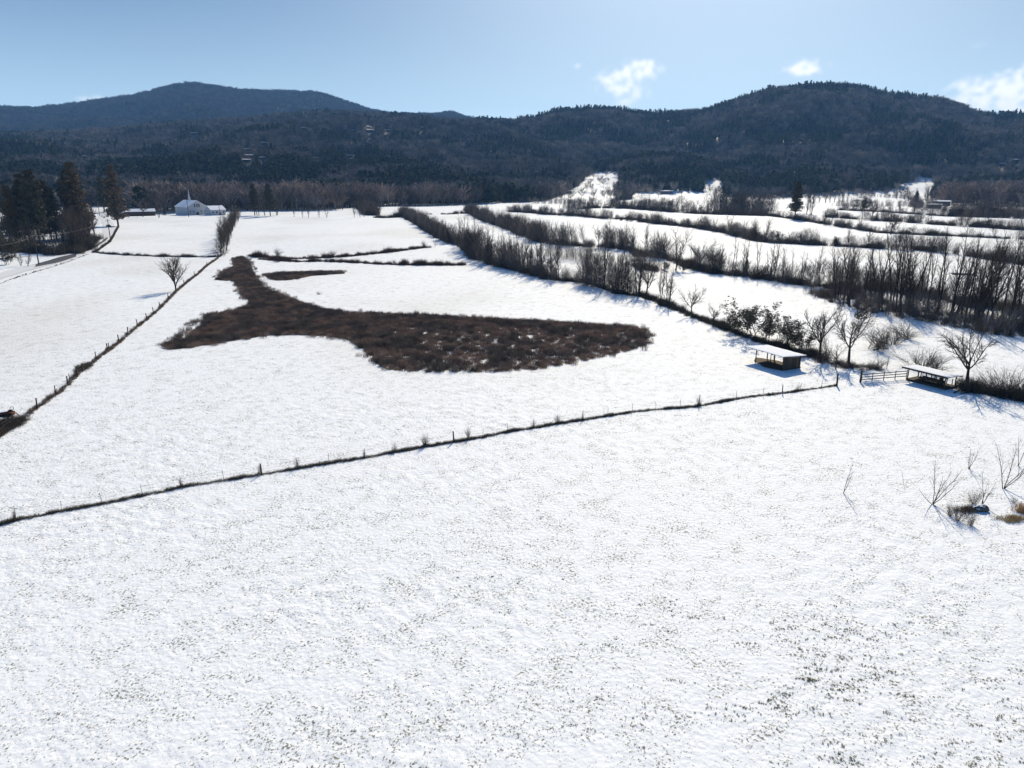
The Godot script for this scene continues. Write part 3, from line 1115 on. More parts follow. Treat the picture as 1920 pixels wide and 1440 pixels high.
	sapling_mass("sapling_thicket", "bushy growth of the far brushy hedgerow before the clearings", line([[1050, 391], [1120, 389], [1175, 390], [1250, 396], [1310, 400], [1370, 402], [1440, 404]]), 18.0, 5.0, 16.0, 0.6)
	sapling_mass("sapling_thicket", "grey grove of tall bare trees before the dark pine", line([[1325, 396], [1360, 398], [1400, 400], [1445, 402]]), 24.0, 12.0, 27.0, 0.5)
	sapling_mass("sapling_thicket", "scattered bare growth round the low barns", line([[1560, 386], [1650, 388], [1720, 386], [1745, 394], [1800, 398], [1930, 400]]), 26.0, 4.0, 15.0, 1.1)
	sapling_mass("sapling_thicket", "bushy growth of the thin hedgerow below the low barns", line([[1550, 407], [1615, 412], [1690, 416], [1765, 422], [1925, 432]]), 6.0, 4.0, 11.0, 0.8)
	sapling_mass("sapling_thicket", "bushy growth of the dark narrow hedgerow", line([[1440, 405], [1490, 411], [1545, 420], [1652, 437], [1715, 440], [1815, 444], [1925, 449]]), 5.0, 3.0, 8.0, 0.8)
	sapling_mass("sapling_thicket", "brown twiggy growth under the tall trunks of the thicket", line([[1560, 548], [1620, 566], [1700, 584], [1780, 597], [1850, 610], [1935, 628]]), 20.0, 2.5, 8.0, 0.32)
	sapling_mass("sapling_thicket", "tall twiggy growth behind the tall trunks of the thicket", line([[1560, 540], [1640, 541], [1740, 553], [1850, 570], [1935, 585]]), 14.0, 4.0, 10.0, 0.5)
	sapling_mass("sapling_thicket", "scattered bare growth at the foot of the wooded ridge", line([[930, 378], [1000, 381], [1060, 383], [1120, 384], [1200, 383], [1330, 382]]), 22.0, 4.0, 14.0, 1.3)
	sapling_mass("sapling_thicket", "line of bare growth on the far snowfield by the clearing", line([[1400, 374], [1500, 372], [1600, 372], [1690, 373], [1760, 377]]), 16.0, 5.0, 15.0, 1.2)
	sapling_mass("sapling_thicket", "tall bare growth between the dark pines by the lane", line([[-40, 455], [20, 456], [80, 455], [130, 450]]), 22.0, 8.0, 24.0, 0.95, Color(0.20, 0.155, 0.125))
	sapling_mass("sapling_thicket", "bare growth along the farthest thin hedgerow", line([[1575, 394], [1615, 396], [1690, 400], [1765, 405], [1925, 410]]), 8.0, 4.0, 12.0, 1.0)
	# trees in rows
	tree_row([[756, 402], [770, 412], [800, 430], [840, 454], [868, 463]], 6.5, 6.0, 9.5, ["puff", "puff", "whip", "shrub"], "hedgerow beside the striped field", "trees of the hedgerow beside the striped field", 3.0)
	tree_row([[868, 463], [900, 487], [930, 496], [962, 504], [1010, 516], [1035, 524], [1100, 530], [1120, 536], [1160, 550], [1200, 556]], 2.9, 9.5, 16.5, ["mast", "whip", "mast", "whip", "mast", "spread", "shrub"], "hedgerow behind the brush patch", "trees of the hedgerow behind the brush patch")
	tree_row([[880, 400], [905, 412], [942, 424], [980, 440], [1022, 455], [1075, 461], [1142, 463], [1185, 470], [1247, 485]], 5.0, 8.0, 13.5, ["mast", "whip", "mast", "spread", "puff", "shrub"], "second valley hedgerow", "trees of the second valley hedgerow", 3.0)
	tree_row([[1160, 498], [1200, 503], [1240, 506], [1275, 512]], 5.0, 5.0, 8.0, ["puff", "shrub", "leafy"], "brown brush belt between hedgerows", "trees of the brown brush belt", 5.0)
	tree_row([[1330, 508], [1400, 518], [1450, 525], [1497, 533], [1540, 537]], 3.2, 9.0, 14.5, ["mast", "whip", "mast", "leafy"], "hedgerow beyond the open snowfield", "trees beyond the open snowfield", 2.0)
	tree_row([[960, 397], [1022, 402], [1085, 405], [1130, 410]], 13.0, 6.0, 9.0, ["puff", "whip"], "left part of the long valley hedgerow", "trees in the left part of the long hedgerow", 3.0)
	tree_row([[1130, 410], [1235, 420], [1310, 428], [1375, 440], [1440, 455], [1540, 460], [1627, 465], [1727, 469], [1810, 479], [1925, 497]], 6.0, 9.0, 13.0, ["shrub", "shrub", "leafy", "shrub", "puff"], "long hedgerow of rounded bushes", "bushes of the long hedgerow", 1.5)
	tree_row([[1560, 408], [1690, 416], [1765, 422], [1925, 432]], 22.0, 8.0, 14.0, ["shrub", "puff", "whip", "leafy"], "thin hedgerow below the low barns", "bushes of the thin hedgerow below the barns")
	tree_row([[1580, 394], [1690, 400], [1765, 405], [1925, 410]], 26.0, 8.0, 13.0, ["puff", "whip"], "farthest thin hedgerow", "trees of the farthest thin hedgerow")
	tree_row([[1545, 421], [1652, 437], [1715, 440], [1815, 444], [1925, 449]], 34.0, 7.0, 14.0, ["spread", "whip", "puff"], "dark narrow hedgerow", "trees of the dark narrow hedgerow")
	tree_row([[1085, 391], [1175, 390], [1250, 396], [1310, 400], [1370, 402]], 17.0, 9.0, 15.0, ["puff", "whip", "puff"], "far brushy hedgerow", "trees of the far brushy hedgerow", 5.0)
	tree_row([[545, 407], [560, 407], [585, 408], [625, 408]], 7.0, 8.0, 11.0, ["whip"], "thin row atop the striped field", "thin row above the striped field", 0.5)
	tree_row([[655, 408], [675, 407], [690, 406]], 8.0, 9.0, 12.0, ["whip"], "short row beside the corner hedge", "short row beside the corner hedge", 1.0)
	tree_row([[1512, 381], [1530, 381], [1560, 380], [1592, 379]], 13.0, 15.0, 20.0, ["whip"], "row on the far snowfield below the ridge", "row on the far snowfield", 1.0)
	tree_row([[1335, 396], [1360, 399], [1400, 401], [1440, 402]], 8.0, 18.0, 27.0, ["puff", "whip"], "tall grove before the dark pine", "tall grove before the dark pine", 7.0)
	tree_row([[1690, 374], [1745, 378], [1800, 375], [1860, 374], [1925, 376]], 15.0, 16.0, 26.0, ["puff", "whip"], "grove behind the low barns", "grove behind the low barns", 14.0)
	tree_row([[415, 481], [420, 466], [426, 448], [432, 434], [438, 422], [445, 412]], 7.0, 9.0, 13.5, ["puff"], "hedge climbing towards the church", "hedge climbing towards the church", 1.5)
	tree_row([[110, 472], [124, 473], [136, 467], [148, 457], [158, 447], [166, 437], [168, 430]], 6.5, 15.0, 21.0, ["puff"], "dense bare clump inside the road bend", "dense bare clump inside the road bend", 4.0)
	tree_row([[-20, 462], [30, 463], [60, 465], [110, 468]], 17.0, 9.0, 14.0, ["whip", "spread"], "row behind the roadside brush", "row behind the roadside brush", 3.0)
	tree_row([[232, 402], [262, 401], [300, 399], [335, 398], [380, 397], [440, 396], [470, 397]], 13.0, 16.0, 23.0, ["puff", "spread", "puff"], "row behind the brick house and church", "row behind the brick house and church", 9.0)
	# the thicket of tall trunks
	var n := 0
	for k in 72:
		var f := rng.randf()
		var px := 1555.0 + f * 385.0
		var base := 545.0 + f * 58.0
		var p := spot(px, base + rng.randf_range(-8.0, 28.0))
		n += 1
		var kind: String = ["mast", "mast", "mast", "whip", "puff"][rng.randi() % 5]
		tree_at(kind, p, rng.randf_range(12.5, 20.0) * (0.78 if f < 0.3 else 1.0), "", "tree", "tall trunks of the thicket")
	var found := []
	for c in get_children():
		if c.get_meta("group", "") == "tall trunks of the thicket":
			found.append(c)
	found.sort_custom(func(a, b): return a.position.x / -a.position.z < b.position.x / -b.position.z)
	for i in found.size():
		found[i].set_meta("label", "%s, %s from left in the dark thicket beyond the sheds" % ["dense twiggy tree" if found[i].name.begins_with("twiggy") else "tall slender bare tree", ordinal(i + 1)])


# ---------------------------------------------------------------- the brown brush patch and the small one beside it
func brush() -> void:
	var zones_about := [["brush_patch", "large brown patch of dead weeds spreading through the snowy field"], ["brush_strip", "small pointed strip of dead weeds above the big brown patch"]]
	for zone in 2:
		var f: PackedVector2Array = litter_zones[zone][0]
		var box: Rect2 = litter_zones[zone][1]
		var places := [[], [], []]
		var tints := [[], [], []]
		var step := 0.62
		var y := box.position.y
		while y < box.end.y:
			var x := box.position.x
			while x < box.end.x:
				var p := Vector2(x + rng.randf_range(-0.4, 0.4), y + rng.randf_range(-0.4, 0.4))
				x += step
				if not Geometry2D.is_point_in_polygon(p, f):
					if rng.randf() > 0.3 or not Geometry2D.is_point_in_polygon(p + Vector2(rng.randf_range(-1, 1), rng.randf_range(-1, 1)) * 2.2, f):
						continue
				var cover := brush_cover(p) if zone == 0 else 1.0
				if rng.randf() > cover:
					continue
				var big := patch.get_noise_2d(p.x * 1.4 + 300.0, p.y * 1.4) * 1.3
				var h := rng.randf_range(0.55, 1.0) * (1.0 + maxf(big, 0.0) * 0.7)
				var k := rng.randi() % 3
				places[k].append(Transform3D(Basis(Vector3.UP, rng.randf() * TAU).scaled(Vector3(0.95, h, 0.95)), on_ground(Vector3(p.x, 0, p.y)) - Vector3(0, 0.05, 0)))
				var t := rng.randf_range(0.6, 1.3) * (1.0 + patch.get_noise_2d(p.x * 4.0, p.y * 4.0) * 0.8)
				var warm := Color(0.275, 0.195, 0.148) if big < 0.12 else Color(0.165, 0.135, 0.110)
				tints[k].append(Color(warm.r * t, warm.g * t, warm.b * t))
			y += step
		var root := thing(zones_about[zone][0], zones_about[zone][1], "brush")
		root.set_meta("kind", "stuff")
		for k in 3:
			scatter("weeds", forms["weed_%d" % k], M.weed, places[k], tints[k], root)
	# shrubs standing in it
	var n := 0
	for s in [[598, 552, 7], [474, 520, 11], [488, 530, 11], [520, 492, 10], [740, 600, 7], [795, 607, 9], [840, 630, 10], [860, 633, 11], [1135, 640, 9], [1160, 642, 9], [1110, 672, 7]]:
		n += 1
		var p := spot(s[0], s[1])
		tree_at("shrub", p, tall(p, s[2]), "dark rounded shrub, %s from the left among those in the brown brush patch" % ordinal(n), "shrub", "shrubs in the brush patch", -1.0, 1.3)
	n = 0
	for s in [[521, 480, 18], [625, 478, 11], [672, 477, 6], [795, 463, 14], [740, 494, 9], [755, 495, 12], [780, 496, 9], [1000, 1, 0]]:
		if s[2] == 0:
			continue
		n += 1
		var p := spot(s[0], s[1])
		tree_at("shrub", p, tall(p, s[2]), "small bare shrub, %s of seven on the reddish ditch brush strips" % ordinal(n), "shrub", "shrubs on the ditch brush")


# ---------------------------------------------------------------- buildings
const HILL_HOUSES := [[245, 227, 9], [285, 231, 7], [360, 231, 10], [365, 249, 14], [404, 220, 8], [427, 233, 7], [437, 254, 9], [570, 239, 10], [592, 225, 9], [662, 244, 8], [697, 232, 9], [692, 238, 7], [695, 244, 14], [726, 244, 9], [106, 271, 9], [160, 293, 8], [159, 315, 6], [496, 268, 13], [464, 279, 16], [468, 291, 18], [462, 300, 16], [493, 295, 12], [592, 295, 8], [656, 292, 8], [792, 238, 6], [870, 260, 6], [820, 226, 6], [1275, 293, 12], [1905, 300, 14], [1880, 306, 10]]


func house_spots() -> Array:
	var out := []
	for h in HILL_HOUSES:
		out.append(spot(h[0], h[1] + 3.0))
	return out


func gable_house(called: String, label: String, category: String, at: Vector3, turn: float, size: Vector3, rise: float, wall: Material, o := {}) -> Node3D:
	# ridge along local x; size is length, wall height, depth
	var t := thing(called, label, category, at, turn, o.get("group", ""))
	var w := Shape.new()
	var lx := size.x * 0.5
	var lz := size.z * 0.5
	w.box(Vector3(0, size.y * 0.5 - 0.5, 0), Vector3(size.x, size.y + 1.0, size.z))
	for s in [-1.0, 1.0]:
		w.tri(Vector3(lx * s, size.y, -lz), Vector3(lx * s, size.y + rise, 0), Vector3(lx * s, size.y, lz))
	part("wall", w, wall, t)
	var over: float = o.get("over", 0.5)
	var k := (lz + over) / lz
	var roofs: Node3D = null
	for s in [-1.0, 1.0]:
		var r := Shape.new()
		var top := Vector3(0, size.y + rise + 0.22, 0)
		var low := Vector3(0, size.y + rise - rise * k + 0.22, lz * k * s)
		r.slab([top + Vector3(-lx - over, 0, 0), top + Vector3(lx + over, 0, 0), low + Vector3(lx + over, 0, 0), low + Vector3(-lx - over, 0, 0)], 0.2)
		var rp := part("roof", r, o.get("roof", M.snow), t)
		if roofs == null:
			roofs = rp
	var n: int = o.get("windows", 3)
	for s in [-1.0, 1.0]:
		for i in n:
			if s > 0.0 and i == n / 2 and o.get("door", true):
				var d := Shape.new()
				d.box(Vector3((i + 0.5) / n * size.x - lx, minf(1.05, size.y * 0.4), lz * s), Vector3(1.1, 2.1, 0.12))
				part("door", d, M.copper, t)
				continue
			var q := Shape.new()
			q.box(Vector3((i + 0.5) / n * size.x - lx, size.y * 0.55, lz * s), Vector3(minf(1.4, size.x / n * 0.5), minf(1.3, size.y * 0.45), 0.12))
			part("window", q, M.glass, t)
	if o.has("chimney"):
		var c := Shape.new()
		c.box(Vector3(o.chimney, size.y + rise + 0.2, 0.4), Vector3(0.8, 1.8, 0.8))
		part("chimney", c, M.brick, roofs)
	return t


func facing(p: Vector3, extra := 0.0) -> float:       # turn that shows a thing's local +z side to the camera
	return atan2(-p.x, -p.z) + extra


func buildings() -> void:
	# the white church: gable end towards us, steeple behind
	var p := spot(371, 403)
	var s := depth(p) / LENS
	var c := thing("church", "white two storey church with steeple and gable windows beside a bare pole", "church", p, facing(p, 0.42))
	var w := 37.0 * s
	var l := 24.0
	var hh := 15.0 * s
	var rise := 11.0 * s
	var body := Shape.new()
	body.box(Vector3(0, hh * 0.5 - 0.5, -l * 0.5), Vector3(w, hh + 1.0, l))
	for z in [0.0, -l]:
		body.tri(Vector3(-w * 0.5, hh, z), Vector3(0, hh + rise, z), Vector3(w * 0.5, hh, z))
	part("wall", body, M.white_wall, c)
	for e in [-1.0, 1.0]:
		var r := Shape.new()
		var k := 1.06
		r.slab([Vector3(0, hh + rise + 0.3, 0.6), Vector3(0, hh + rise + 0.3, -l - 0.6), Vector3(w * 0.5 * k * e, hh + rise - rise * k + 0.3, -l - 0.6), Vector3(w * 0.5 * k * e, hh + rise - rise * k + 0.3, 0.6)], 0.3)
		part("roof", r, M.snow, c)
	for x in [-0.11, 0.01, 0.11]:
		for y in [0]:
			var q := Shape.new()
			q.box(Vector3(w * x, hh + 0.2 * rise, 0.05), Vector3(0.9, 2.6, 0.2))
			var win := part("window", q, M.glass, c)
			var fr := Shape.new()
			fr.box(Vector3(w * x, hh + 0.2 * rise - 1.4, 0.1), Vector3(1.3, 0.16, 0.3))
			part("sill", fr, M.white_wall, win)
	for x in [-0.36, -0.2, 0.2, 0.36]:
		var q := Shape.new()
		q.box(Vector3(w * x, hh * 0.45, 0.05), Vector3(0.9, 1.6, 0.2))
		part("window", q, M.grey_wall, c)
	var door := Shape.new()
	door.box(Vector3(0, 1.15, 0.05), Vector3(1.8, 2.3, 0.2))
	part("door", door, M.copper, c)
	var tower := Shape.new()
	tower.box(Vector3(0, hh + rise + 1.2, -l * 0.55), Vector3(1.7, 2.6, 1.7))
	var tp := part("steeple", tower, M.white_wall, c)
	var spire := Shape.new()
	spire.tube(Vector3(0, hh + rise + 2.5, -l * 0.55), Vector3(0, hh + rise + 10.0, -l * 0.55), 0.8, 0.04, 8)
	part("spire", spire, M.white_wall, tp)
	# annex
	p = spot(404, 403)
	gable_house("annex", "low white building joined to the church with snowy roof", "building", p, facing(p, 0.5), Vector3(13.0, 4.6, 11.0), 3.0, M.white_wall, {"windows": 4})
	# long brick house
	p = spot(263, 405)
	gable_house("brick_house", "long low reddish brick house with snowy roof below bare trees", "house", p, facing(p, 0.05), Vector3(23.0, 3.9, 9.0), 1.9, M.brick, {"windows": 6, "chimney": 2.0})
	p = spot(172, 372)
	gable_house("roadside_house", "small house with snowy roof between the pines above the road", "house", p, facing(p, 0.6), Vector3(9.0, 3.2, 7.0), 2.4, M.grey_wall, {"windows": 2})
	p = spot(186, 388)
	gable_house("roadside_house", "grey cabin with snow on its roof where the lane leaves the pines", "house", p, facing(p, -0.4), Vector3(9.0, 2.6, 7.0), 1.9, M.grey_wall, {"windows": 2})
	p = spot(4, 374)
	gable_house("roadside_house", "low long house at the edge of view behind the tall pines", "house", p, facing(p), Vector3(14.0, 2.8, 8.0), 1.8, M.grey_wall, {"windows": 4})
	# houses among the trees of the slopes
	var i := 0
	var what := ["house", "cabin", "cottage"]
	var places := ["highest on the left slope under the long summit", "just right of the highest left cabin", "under the tower summit, upper of two", "under the tower summit, lower and longer of two", "highest of all under the second summit notch", "small one below the notch of the summit", "lower one below the notch of the summit", "alone on the middle slope with a bright roof", "above the lone bright roofed house", "leftmost of the right hand hillside cluster", "topmost of the hillside cluster", "second from the top in the hillside cluster", "long and lowest in the hillside cluster", "rightmost of the hillside cluster", "far left low on the slope", "above the roadside pines", "just over the tip of the tallest roadside pine", "bright and wide above the church pine wood", "upper in the clearing above the church", "widest in the clearing above the church", "lowest in the clearing above the church", "shaded right one in the clearing above the church", "blue shaded roof in the middle of the pine wood", "tilted bright roof right in the pine wood", "small near the end of the hillside row", "lone low one right of the hillside cluster", "near the saddle of the skyline", "in the pines of the right knoll", "upper one at the far right edge of the woods", "lower one at the far right edge of the woods"]
	for h in HILL_HOUSES:
		p = spot(h[0], h[1] + 3.0)
		var wide := tall(p, h[2]) * 0.85
		var dep := minf(wide * 0.55, 11.0)
		var o := {"windows": 3, "group": "houses on the forested slopes", "door": i % 2 == 0, "over": 0.7}
		if i % 3 == 0:
			o.chimney = wide * 0.2
		gable_house("hillside_" + what[i % 3], "snow roofed hillside %s, %s" % [what[i % 3], places[i]], "house", p, facing(p, rng.randf_range(-0.3, 0.3)), Vector3(wide, 2.7, dep), dep * 0.09, M.dark_wall if i % 2 else M.copper, o)
		i += 1
	# farm buildings on the valley floor
	for b in [[1000, 369, 18, 4.0, "valley_house", "wide low house with long snowy roof at the foot of the woods", M.grey_wall], [1008, 378, 15, 4.6, "barn", "dark red walled barn with white roof on the far snowfield", M.copper], [1037, 370, 10, 3.2, "valley_house", "small house right of the wide one at the wood's foot", M.grey_wall], [1065, 371, 14, 3.2, "valley_house", "low shed house left of the snowy clearing with tree shadows", M.copper],
			[1764, 386, 28, 5.0, "long_barn", "long dark barn with white roof behind the hedges, rear one", M.black], [1752, 391, 22, 4.0, "long_barn", "lower dark barn with white roof in front of the long one", M.black], [1805, 381, 34, 5.2, "long_barn", "grey long barn with thin white roof beside the dark barns", M.grey_wall], [1878, 383, 16, 3.4, "valley_house", "small dark house right of the grey long barn", M.copper], [1912, 381, 18, 3.6, "valley_house", "dark house at the far edge right of the barns", M.copper], [1250, 363, 22, 4.0, "valley_house", "blue shaded long house below the pine knoll", M.grey_wall], [860, 378, 8, 2.6, "white_hut", "tiny bright hut at the far edge of the middle field", M.white_wall], [529, 384, 9, 3.0, "white_hut", "small pale hut behind the top edge of the striped field", M.white_wall]]:
		p = spot(b[0], b[1])
		var wide := tall(p, b[2])
		gable_house(b[4], b[5], "barn" if b[4].ends_with("barn") else "house", p, facing(p, rng.randf_range(-0.15, 0.15)), Vector3(wide, b[3], minf(wide * 0.5, 12.0)), minf(wide * 0.05, 0.9), b[6], {"windows": 4, "over": 0.6})
	# thin mast on the high summit
	p = spot(360, 156)
	var mast := thing("radio_mast", "thin radio mast on the top of the highest summit", "mast", p)
	var ms := Shape.new()
	ms.tube(Vector3(0, 0, 0), Vector3(0, 34, 0), 0.9, 0.5, 4)
	part("pole", ms, M.grey_wall, mast)
	var dish := Shape.new()
	dish.box(Vector3(0, 28, 0), Vector3(4, 1.5, 4))
	part("antenna", dish, M.grey_wall, mast)
	# utility poles and wires along the lane
	var tops := []
	for u in [[-40, 522, "wooden utility pole at the edge of view beside the lane"], [73, 496, "wooden utility pole beside the lower lane before the brown brush"], [208, 454, "wooden utility pole on the field corner where the lane turns"], [187, 405, "wooden utility pole farther up the lane by the pines"], [354, 407, "tall dark leaning pole standing in front of the church"], [413, 409, "wooden utility pole in front of the low white annex"]]:
		p = spot(u[0], u[1])
		var o := thing("utility_pole", u[2], "utility pole", p, facing(p), "utility poles along the lane")
		var h := 11.0 if u[0] != 354 else 17.0
		var ps := Shape.new()
		ps.tube(Vector3(0, -0.3, 0), Vector3(0, h, 0), 0.22, 0.15, 7)
		part("pole", ps, M.post, o)
		var arm := Shape.new()
		arm.box(Vector3(0, h - 0.7, 0.16), Vector3(2.2, 0.14, 0.12))
		part("crossarm", arm, M.post, o)
		if u[0] < 210:
			tops.append(p + Vector3(0, h - 0.6, 0))
	for i2 in tops.size() - 1:
		var a: Vector3 = tops[i2]
		var b: Vector3 = tops[i2 + 1]
		var ws := Shape.new()
		var before := a
		for k in range(1, 13):
			var f := k / 12.0
			var q := a.lerp(b, f) - Vector3(0, 4.0 * f * (1.0 - f) * 1.6, 0)
			ws.tube(before, q, 0.035, 0.035, 3)
			before = q
		var o := part(numbered("power_line"), ws, M.dark_metal, self)
		tag(o, ["power line from the edge of view to the lower lane pole", "power line over the brown brush to the field corner pole", "power line up the lane from the field corner pole"][i2], "power line")
	# car on the lane
	p = spot(204, 426)
	var car := thing("car", "small dark car driving on the snowy lane below the pines", "car", p + Vector3(0, 0.12, 0), facing(p, 0.3))
	var cb := Shape.new()
	cb.slab([Vector3(-0.9, 0.95, -2.1), Vector3(0.9, 0.95, -2.1), Vector3(0.9, 0.85, 2.1), Vector3(-0.9, 0.85, 2.1)], 0.6)
	part("body", cb, M.black, car)
	var cc := Shape.new()
	cc.slab([Vector3(-0.7, 1.5, -1.3), Vector3(0.7, 1.5, -1.3), Vector3(0.7, 1.5, 0.6), Vector3(-0.7, 1.5, 0.6)], 0.12)
	for e in [-1.0, 1.0]:
		cc.quad(Vector3(0.7 * e, 1.4, -1.3), Vector3(0.7 * e, 1.4, 0.6), Vector3(0.86 * e, 0.9, 1.2), Vector3(0.86 * e, 0.9, -1.8))
	part("cabin", cc, M.black, car)
	var cw := Shape.new()
	cw.quad(Vector3(-0.7, 1.4, 0.62), Vector3(0.7, 1.4, 0.62), Vector3(0.86, 0.9, 1.22), Vector3(-0.86, 0.9, 1.22))
	part("windscreen", cw, M.glass, car)
	for e in [-1.0, 1.0]:
		for z in [-1.3, 1.3]:
			var ts := Shape.new()
			ts.tube(Vector3(0.72 * e, 0.33, z), Vector3(0.95 * e, 0.33, z), 0.33, 0.33, 10)
			part("wheel", ts, M.black, car)
		var ls := Shape.new()
		ls.box(Vector3(0.6 * e, 0.7, 2.1), Vector3(0.35, 0.18, 0.06))
		part("headlight", ls, M.white_wall, car)
	# low wagon between the tall trunks
	p = spot(1803, 521)
	var wagon := thing("flat_wagon", "dark low wagon with a little snow behind the tall trunks", "wagon", p, facing(p, 0.2))
	var deck := Shape.new()
	deck.box(Vector3(0, 1.25, 0), Vector3(6.0, 0.5, 2.4))
	part("deck", deck, M.black, wagon)
	var cargo := Shape.new()
	cargo.box(Vector3(-0.3, 1.56, 0), Vector3(4.6, 0.12, 2.0))
	part("snow_cover", cargo, M.snow, wagon)
	for x in [-2.0, 2.0]:
		for z in [-1.0, 1.0]:
			var ws2 := Shape.new()
			ws2.tube(Vector3(x, 0.5, z - 0.12), Vector3(x, 0.5, z + 0.12), 0.5, 0.5, 12)
			part("wheel", ws2, M.black, wagon)


# ---------------------------------------------------------------- fences
func post_shape(h: float, r: float, lean := Vector3.ZERO) -> Shape:
	var s := Shape.new()
	var top := Vector3(lean.x, h, lean.z)
	s.tube(Vector3(0, -0.2, 0), top, r * 1.08, r * 0.92, 7)
	s.cap(top, r * 0.92, 7)
	return s


func wire_between(s: Shape, a: Vector3, b: Vector3, up: float) -> void:
	s.tube(a + Vector3(0, up, 0), b + Vector3(0, up, 0), 0.006, 0.006, 3)


func weed_strip(called: String, label: String, pts: Array, width: float, low: float, high: float, each: float, base: Color) -> void:
	var places := []
	var tints := []
	for w in walk(pts, each):
		var side := Vector3(-w[1].z, 0, w[1].x).normalized()
		var n := patch.get_noise_2d(w[0].x * 2.5, w[0].z * 2.5)
		for k in (2 if n < -0.1 else 3):
			var p := on_ground(w[0] + side * rng.randf_range(-0.5, 0.5) * width)
			var h := lerpf(low, high, clampf(n * 0.7 + rng.randf_range(0.0, 0.9), 0.0, 1.0))
			places.append(Transform3D(Basis(Vector3.UP, rng.randf() * TAU).scaled(Vector3(0.42, h, 0.42)), p - Vector3(0, 0.03, 0)))
			var v := rng.randf_range(0.6, 1.35)
			tints.append(Color(base.r * v, base.g * v, base.b * v))
	var o := scatter(called, forms["weed_0"], M.weed, places, tints, self)
	tag(o, label, "weeds", "", "stuff")


func fence(called: String, label: String, pts_px: Array, post_px: Array, wires: Array) -> void:
	var root := thing(called, label, "fence")
	var tops := []
	for q in post_px:
		var p := spot(q[0], q[1])
		var o := part("post", post_shape(q[2], q[3], Vector3(rng.randf_range(-0.1, 0.1), 0, rng.randf_range(-0.06, 0.06))), M.post if q[3] > 0.05 else M.dark_metal, root)
		o.position = p
		tops.append(p)
	for h in wires:
		var s := Shape.new()
		for i in tops.size() - 1:
			wire_between(s, tops[i], tops[i + 1], h)
		part("wire", s, M.dark_metal, root)


